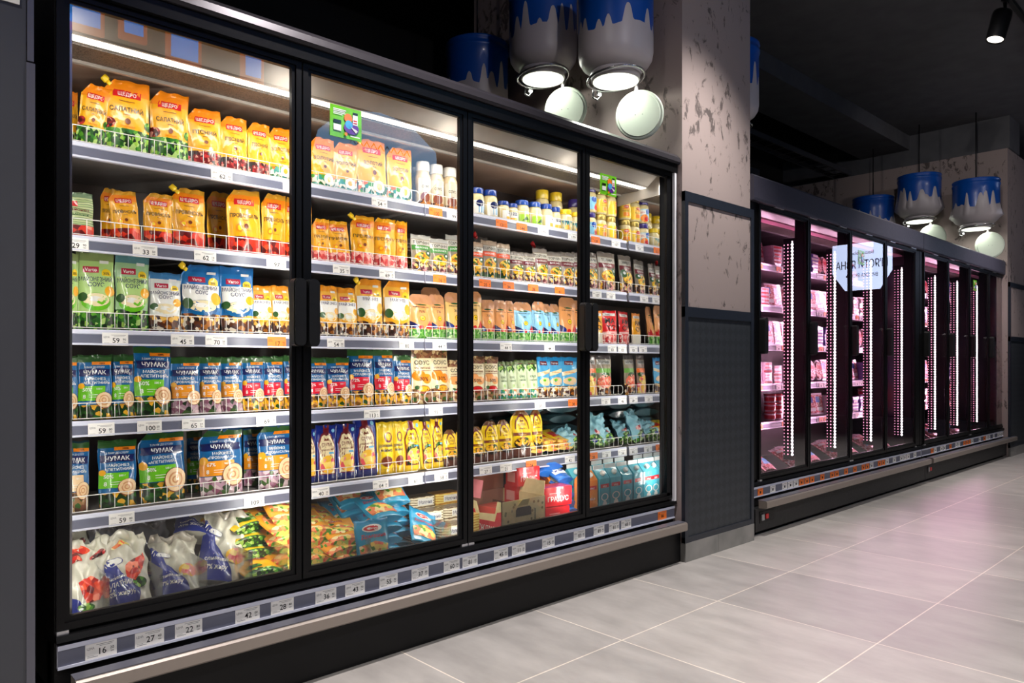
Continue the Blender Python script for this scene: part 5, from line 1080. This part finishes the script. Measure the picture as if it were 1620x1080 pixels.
for ci, (c0, dy, dw) in enumerate([(4.30, .11, .715), (7.39, .08, .705)]):
    mid = c0 + dy + 2 * dw; end = c0 + 2 * dy + 4 * dw
    for r, z in enumerate(FZ):
        shelf(c0 + .05, mid - .004, z, -2.66, '%s pink-lit shelf, near half of %s' % (ORD[r], COOLN[ci]), True, guard=False)
        shelf(mid + .004, end - .06, z, -2.66, '%s pink-lit shelf, far half of %s' % (ORD[r], COOLN[ci]), True, guard=False)
        for d in range(4):
            ya = c0 + dy + d * dw + .07; k, n = plan[(d + ci) % 4][(r + ci) % 5]
            x = -2.74; yy = ya; c = 0
            for slot in range(5 if ci == 0 and d < 2 else 4):
                if slot == 2: k, n = plan[(d + ci + 1) % 4][(r + 2) % 5]
                mkf, wd, ds, cat = FK[k]
                if ('f', k) not in CACHE: CACHE[('f', k)] = mkf().mesh(KN[k])
                for q in range(n):
                    zz = z + {'tubr': .067, 'tubb': .067, 'flat': .027, 'flt2': .027}.get(k, 0) * q
                    up = k in ('oval', 'rect', 'film')
                    o = link(KN[k], CACHE[('f', k)], None, (x, yy + wd / 2, zz + (.006 if up else 0)), (R(-8) if up else 0, 0, pi / 2 + (hsh(yy, z, q) - .5) * .2 - (.12 if up else 0)))
                    pos = '%s from left' % ORD[slot] if n == 1 else '%s up in %s column' % (ORD[q], ORD[slot])
                    tag(o, '%s, %s, %s, %s door, %s' % (ds, pos, SHELFN[r].replace('lowest', 'fifth'), ORD[d], COOLN[ci]), cat, 'goods in the pink-lit meat coolers')
                yy += wd + .012
        for d in range(4):
            for t in range(6):
                y = c0 + dy + d * dw + .08 + t * .088
                c = 'o' if hsh(y, r, 7) > .5 else 'w'
                if hsh(y, r, 2) < .15: continue
                o = link('price_tag', make_tag('', c), None, (-2.66 + .0082, y, z - .0265), (0, R(-3), 0))
                tag(o, '%s price tag, %s of its door, %s, %s door, %s' % ('white' if c == 'w' else 'orange', ORD[t], SHELFN[r].replace('lowest', 'fifth'), ORD[d], COOLN[ci]), 'price tag', 'price tags on the meat cooler shelves')
    mkf = FK['film'][0]
    if ('f', 'film') not in CACHE: CACHE[('f', 'film')] = mkf().mesh('meat_bag')
    for d in range(4):
        for q in range(3):
            o = link('meat_bag', CACHE[('f', 'film')], None, (-2.56 - .04 * (q % 2), c0 + dy + d * dw + .22 + q * .15, .325), (R(-62), R(8 * (q - 1)), pi / 2 - .2), (1, 1, 1.1))
            tag(o, 'film-wrapped meat bag on floor of %s, %s door, %s from left' % (COOLN[ci], ORD[d], ORD[q]), 'bag', 'meat bags on the cooler floor')
for ci, (sq, a, b_) in enumerate([('o-w-wwwooo-o-oo-o-o-oow-oow-w-www-w', 4.42, 7.22), ('--ow-ww-o-ww-ooow--w-oww-w-www', 7.50, 10.10)]):
    n = len(sq); cnt = 0
    for i, ch_ in enumerate(sq):
        if ch_ == '-': continue
        y = a + (b_ - a) * i / (n - 1)
        o = link('price_tag', make_tag('', ch_), None, (-2.3770, y, .2705), (0, 0, 0), (1, .92, 1.13)); cnt += 1
        WORDS = ORD + ['fourteenth', 'fifteenth', 'sixteenth', 'seventeenth', 'eighteenth', 'nineteenth', 'twentieth', 'twenty-first', 'twenty-second', 'twenty-third', 'twenty-fourth', 'twenty-fifth', 'twenty-sixth', 'twenty-seventh', 'twenty-eighth', 'twenty-ninth', 'thirtieth', 'thirty-first', 'thirty-second']
        tag(o, '%s price tag on lower rail of %s, %s from its near end' % ('white' if ch_ == 'w' else 'orange', COOLN[ci], WORDS[cnt - 1]), 'price tag', 'price tags on the meat cooler lower rails')

# ------------------------------------------------------------------ hanging milk-can lamps
CANB, CANW = mat('can_blue', (.02, .30, .66), .35, coat=.2), mat('can_white', (.74, .71, .72), .38)
DIFF = mat('can_diffuser', (.98, 1, .93), .4, emit=1.6); LIDM = mat('can_lid_white', (.78, .82, .76), .4); CHROME = mat('chrome_wire', (.75, .75, .76), .2, metal=.9)
def can_body(seed, R_=.205, H=.55):
    m = MB(); n = 150
    def d(th):
        v = .02 * sin(3 * th + seed)
        for q in range(17):
            c = 2 * pi * (q + .6 * hsh(q, seed)) / 17; hh = .04 + .15 * hsh(q, seed, 5) ** 1.6; wd = .07 + .10 * hsh(q, seed, 9)
            dd = (th - c + pi) % (2 * pi) - pi
            v = max(v, -.02 + hh * math.exp(-(abs(dd) / wd) ** 3))
        return .235 + v
    rows_w = [(.13, .05), (.15, .058), (.182, .080), (.199, .108), (R_, .145)]
    vs = []; 
    for k in range(n):
        th = 2 * pi * k / n; dz = d(th); c, s_ = cos(th), sin(th)
        colm = [(r * R_ / .205, z) for r, z in rows_w] + [(R_, dz)] + [(R_ * 1.0006, dz), (R_, dz + (H - .06 - dz) * .5), (R_, H - .07), (R_ * 1.03, H - .062), (R_ * 1.03, H - .045), (R_ * .99, H - .038), (R_ * 1.0, H - .02), (R_ * 1.03, H - .012), (R_ * 1.02, H)]
        vs += [(r * c, r * s_, z) for r, z in colm]
    C_ = len(rows_w) + 10
    for k in range(n):
        k2 = (k + 1) % n
        fw = [(k * C_ + j, k2 * C_ + j, k2 * C_ + j + 1, k * C_ + j + 1) for j in range(C_ - 1)]
        if k == 0: b0 = len(m.v); m.v += vs
        for j, f in enumerate(fw):
            if j == 5: continue
            m.f.append([b0 + q for q in f]); m.m.append(m.mi(CANW if j < 5 else CANB)); m.sm.append(True)
    m.f.append([b0 + k * C_ + C_ - 1 for k in range(n)]); m.m.append(m.mi(CANB)); m.sm.append(False)
    return m
def milk_can(x, y, z, label, seed, yaw=0, R_=.205):
    e = empty('milk_can_lamp', (x, y, z), (0, 0, yaw)); k = R_ / .205
    can_body(seed, R_).obj('can', e)
    MB().lathe([(.128 * k, 0), (.134 * k, .004), (.134 * k, .050)], CANW, 36).lathe([(.138 * k, .028), (.141 * k, .036), (.138 * k, .044)], CANW, 36, cap=False).obj('neck', e)
    MB().lathe([(.124 * k, -.004), (.124 * k, -.0008)], DIFF, 36).obj('diffuser', e)
    P = [((.150 + .02 * max(0, cos(a))) * k * cos(a), .155 * k * sin(a), .012 - .028 * cos(a - .5) * -1 * .6) for a in [2 * pi * i / 32 for i in range(32)]]
    MB().tube(P, .0065, CHROME, 8, closed=True).obj('wire_ring', e)
    l = MB(); l.tube([(-.165 * k, -.03, .05), (-.175 * k, -.04, .01), (-.18 * k, -.04, -.035), (-.165 * k, -.02, -.05), (-.155 * k, 0, -.02), (-.14 * k, 0, .03)], .007, CHROME, 8)
    l.box((-.165 * k, -.03, -.03), (-.15 * k, .0, .05), CHROME, .004)
    l.obj('latch', e)
    a = MB().box((-.012, .128 * k, -.05), (.012, .140 * k, .03), CANW, .003).obj('hinge_arm', e)
    li = MB(); rl = .135 * k
    li.lathe([(rl, 0), (rl, .008), (rl * .96, .014), (rl * .88, .014), (rl * .86, .022), (rl * .5, .0225)], LIDM, 48, smooth=False)
    for q in (-.02, .02): li.lathe([(.003, .021), (.002, .024)], BLACK, 8, c=(q, 0, 0))
    lo = li.obj('lid', e, (.0, .155 * k, -.03 - rl), (R(96), R(0), 0)); lo.rotation_euler = (R(97), 0, R(14) - yaw * 1.6)
    rod = MB().tube([(0, 0, .55), (0, 0, (4.0 if x > -3.4 else (3.82 if x > -4.0 else 4.6)) - z)], .006, BLACK, 6).obj('hanging_rod', e)
    lamp('can_lamp_light', 'AREA', (x, y, z - .008), (0, 0, 0), 3.5, (.98, 1, .90), shape='DISK', size=.22 * k)
    return tag(e, label, 'lamp', 'milk can lamps above the coolers')
milk_can(-2.573, 3.19, 2.65, 'blue and white drip-painted milk can lamp nearest the near pillar corner', 1.3, -.35)
milk_can(-3.133, 3.19, 2.82, 'blue-white milk can lamp, middle of the three by the near pillar', 2.7, -.35)
milk_can(-3.748, 3.19, 2.66, 'mostly blue milk can lamp half hidden behind the dairy cooler hood', 4.1, -.35)
milk_can(-2.645, 4.47, 2.68, 'milk can lamp peeking out past the right edge of the near pillar', 5.2, 1.3)
milk_can(-2.556, 9.75, 2.65, 'milk can lamp nearest the far pillar corner, above the farthest cooler', 6.4, -.6, .235)
milk_can(-3.16, 9.75, 2.82, 'middle milk can lamp of the distant three', 7.9, -.6, .235)
milk_can(-3.70, 9.75, 2.64, 'leftmost, deeply blue milk can lamp of the distant three', 9.1, -.6, .235)

# ------------------------------------------------------------------ ceiling track lights, ducts, signs
tr = MB().box((-.018, 0, -.035), (.018, 11.0, 0), BLACK)
tag(tr.obj('lighting_track', None, (-1.57, -1.0, 4.0)), 'black lighting track on the dark ceiling, upper right corner', 'track', 'ceiling lighting tracks')
tag(tr.obj('lighting_track', None, (.9, -1.0, 4.0)), 'second lighting track, above the middle of the shop floor', 'track', 'ceiling lighting tracks')
def spot(x, y, i):
    e = empty('track_spotlight', (x, y, 3.965))
    MB().box((-.016, -.05, -.05), (.016, .05, 0), BLACK).obj('adapter', e)
    MB().tube([(0, 0, -.05), (0, 0, -.13)], .012, BLACK, 8).obj('stem', e)
    h = MB().lathe([(.062, -.30), (.066, -.285), (.070, -.10), (.066, -.07), (.03, -.06)], BLACK, 28, cap=False); h.lathe([(.066, -.30), (.060, -.302), (.056, -.285)], BLACK, 28, cap=False)
    ho = h.obj('lamp_head', e, (0, 0, -.06), (R(-14 if x < 0 else 10), R(10), 0))
    MB().lathe([(.058, -.290), (.058, -.288)], mat('spot_lens', (1, .97, .92), .4, emit=2.5), 24).obj('lens', ho)
    return tag(e, ['black cylindrical spotlight on the ceiling track at the top right corner', 'black ceiling track spotlight, %s along the tracks from the near end' % ORD[i]][0 if i == 3 else 1], 'spotlight', 'track spotlights')
for i, (x, y, a) in enumerate(SPOTS): spot(x, y, i)
for i, (a, t, en) in enumerate(AIMED):  # fixtures for the added spotlights that brighten walls and cans
    s = empty('track_spotlight', (a[0], a[1], 3.965)); MB().box((-.016, -.05, -.05), (.016, .05, 0), BLACK).obj('adapter', s); MB().tube([(0, 0, -.05), (0, 0, -.20)], .012, BLACK, 8).obj('stem', s)
    q = (Vector(t) - Vector(a)).to_track_quat('-Z', 'Y').to_euler()
    ho = MB().lathe([(.062, -.02), (.070, .12), (.066, .15), (.03, .16)], BLACK, 28, cap=False).obj('lamp_head', s, (0, 0, 3.56 - 3.965 + .06)); ho.rotation_euler = q
    MB().lathe([(.058, .0), (.058, .002)], mat('spot_lens', (1, .97, .92), .4, emit=2.5), 24).obj('lens', ho)
    tag(s, 'added unseen spotlight turned towards the wall, %s from the entrance side' % ORD[i], 'spotlight', 'added wall-facing spotlights')
ct = empty('cable_tray', (-4.35, 4.3, 3.62)); m = MB()
m.box((-.01, 0, 0), (.01, 5.8, .06), DARK); m.box((.22, 0, 0), (.24, 5.8, .06), DARK); m.obj('side_rails', ct)
for q in range(24): MB().box((.01, .1 + q * .24, .005), (.22, .13 + q * .24, .015), DARK).obj('rung', ct); tag(ct, 'dark cable tray hanging behind the soffit above the meat coolers', 'cable tray')
tag(MB().tube([(-4.9, 5.2, 3.5), (-4.1, 6.4, 3.55)], .03, DARK, 10).obj('pipe'), 'thin dark pipe crossing behind the soffit', 'pipe')
v = empty('air_vent', (-4.55, 7.3, 3.05)); MB().box((-.35, -.5, 0), (.35, .5, .25), DARK).obj('vent_box', v)
m = MB()
for q in range(3): m.box((-.32 + q * .22, -.46, -.012), (-.14 + q * .22, .46, -.001), mat('vent_slat', (.42, .36, .34), .5))
m.obj('louvre', v); MB().tube([(0, -.4, .25), (0, -.4, 1.55)], .008, DARK, 6).obj('hanging_rod', v); MB().tube([(0, .4, .25), (0, .4, 1.55)], .008, DARK, 6).obj('hanging_rod', v); tag(v, 'dim brown ventilation grille above the middle cooler', 'vent')

SB = mat('sign_light_blue', (.55, .76, .95), .4, emit=3.5); SO = mat('sign_orange', (.85, .38, .10), .5, emit=2.5); SBL = mat('sign_blue', (.12, .50, .88), .4, emit=6); SW = mat('sign_white_blue', (.80, .86, 1.0), .4, emit=4)
s = empty('hanging_sign', (-.05, 12.0, 2.26)); m = MB()
m.prism([(-.44, .28), (-.26, 0), (.26, 0), (.46, .28), (.46, .74), (-.44, .74)], 0, .06, SW, axis='y'); m.obj('panel', s)
m = MB()
for (t_, z, hh, mw) in (('Ваша свіжа', .56, .05, .6), ('М\'ЯСТИ ЯВНА', .34, .13, .8), ('ВИСОКА ЯКІСТЬ', .20, .06, .5)):
    vs, fs = text_geo(t_, .01); wd = max(q[0] for q in vs) - min(q[0] for q in vs); k_ = min(hh, mw / wd)
    m.add([(q[0] * k_, -.003, z + q[1] * hh) for q in vs], fs, NAV)
m.obj('lettering', s); MB().tube([(-.4, .03, .74), (-.4, .03, 1.74)], .006, BLACK, 6).obj('cable', s); MB().tube([(.4, .03, .74), (.4, .03, 1.74)], .006, BLACK, 6).obj('cable', s)
tag(s, 'backlit pale blue hanging sign with Cyrillic lettering, seen mirrored in the meat cooler glass', 'sign')
s = empty('hanging_sign', (1.54, 4.1, 2.8)); m = MB()
m.prism([(-.72, .30), (-.5, 0), (.5, 0), (.72, .25), (.70, .55), (.35, .78), (0, .82), (-.4, .76), (-.66, .52)], 0, .06, SB, axis='x'); m.obj('panel', s)
m = MB()
for q in range(9): a_ = -.36 + q * .08; m.prism([(a_, .44), (a_ + .04, .50), (a_ + .08, .44), (a_ + .07, .44), (a_ + .04, .485), (a_ + .01, .44)], -.004, 0, NAV, axis='x')
m.obj('zigzag', s); MB().tube([(.03, 0, .8), (.03, 0, 1.2)], .006, BLACK, 6).obj('cable', s)
tag(s, 'rounded light blue sign with zigzag line, seen mirrored in the second dairy door', 'sign')
for i, (y, w_, z0, z1) in enumerate([(1.22, .44, 3.47, 3.92), (1.66, .13, 3.50, 3.92), (2.02, .20, 3.42, 3.84), (2.56, .13, 3.43, 3.74)]):
    s = empty('light_panel', (1.04, y, z0)); h_ = z1 - z0
    MB().box((0, -w_ / 2 - .03, -.04), (.05, w_ / 2 + .03, h_ + .03), SO, .01).obj('rim', s); MB().box((-.004, -w_ / 2, 0), (-.0005, w_ / 2, h_), SBL).obj('face', s)
    MB().tube([(.025, 0, h_ + .03), (.025, 0, 4.0 - z0)], .005, BLACK, 6).obj('cable', s)
    tag(s, 'blue glowing panel with orange rim, %s from left as mirrored in nearest door' % ORD[i], 'sign', 'blue light panels above the shop floor')
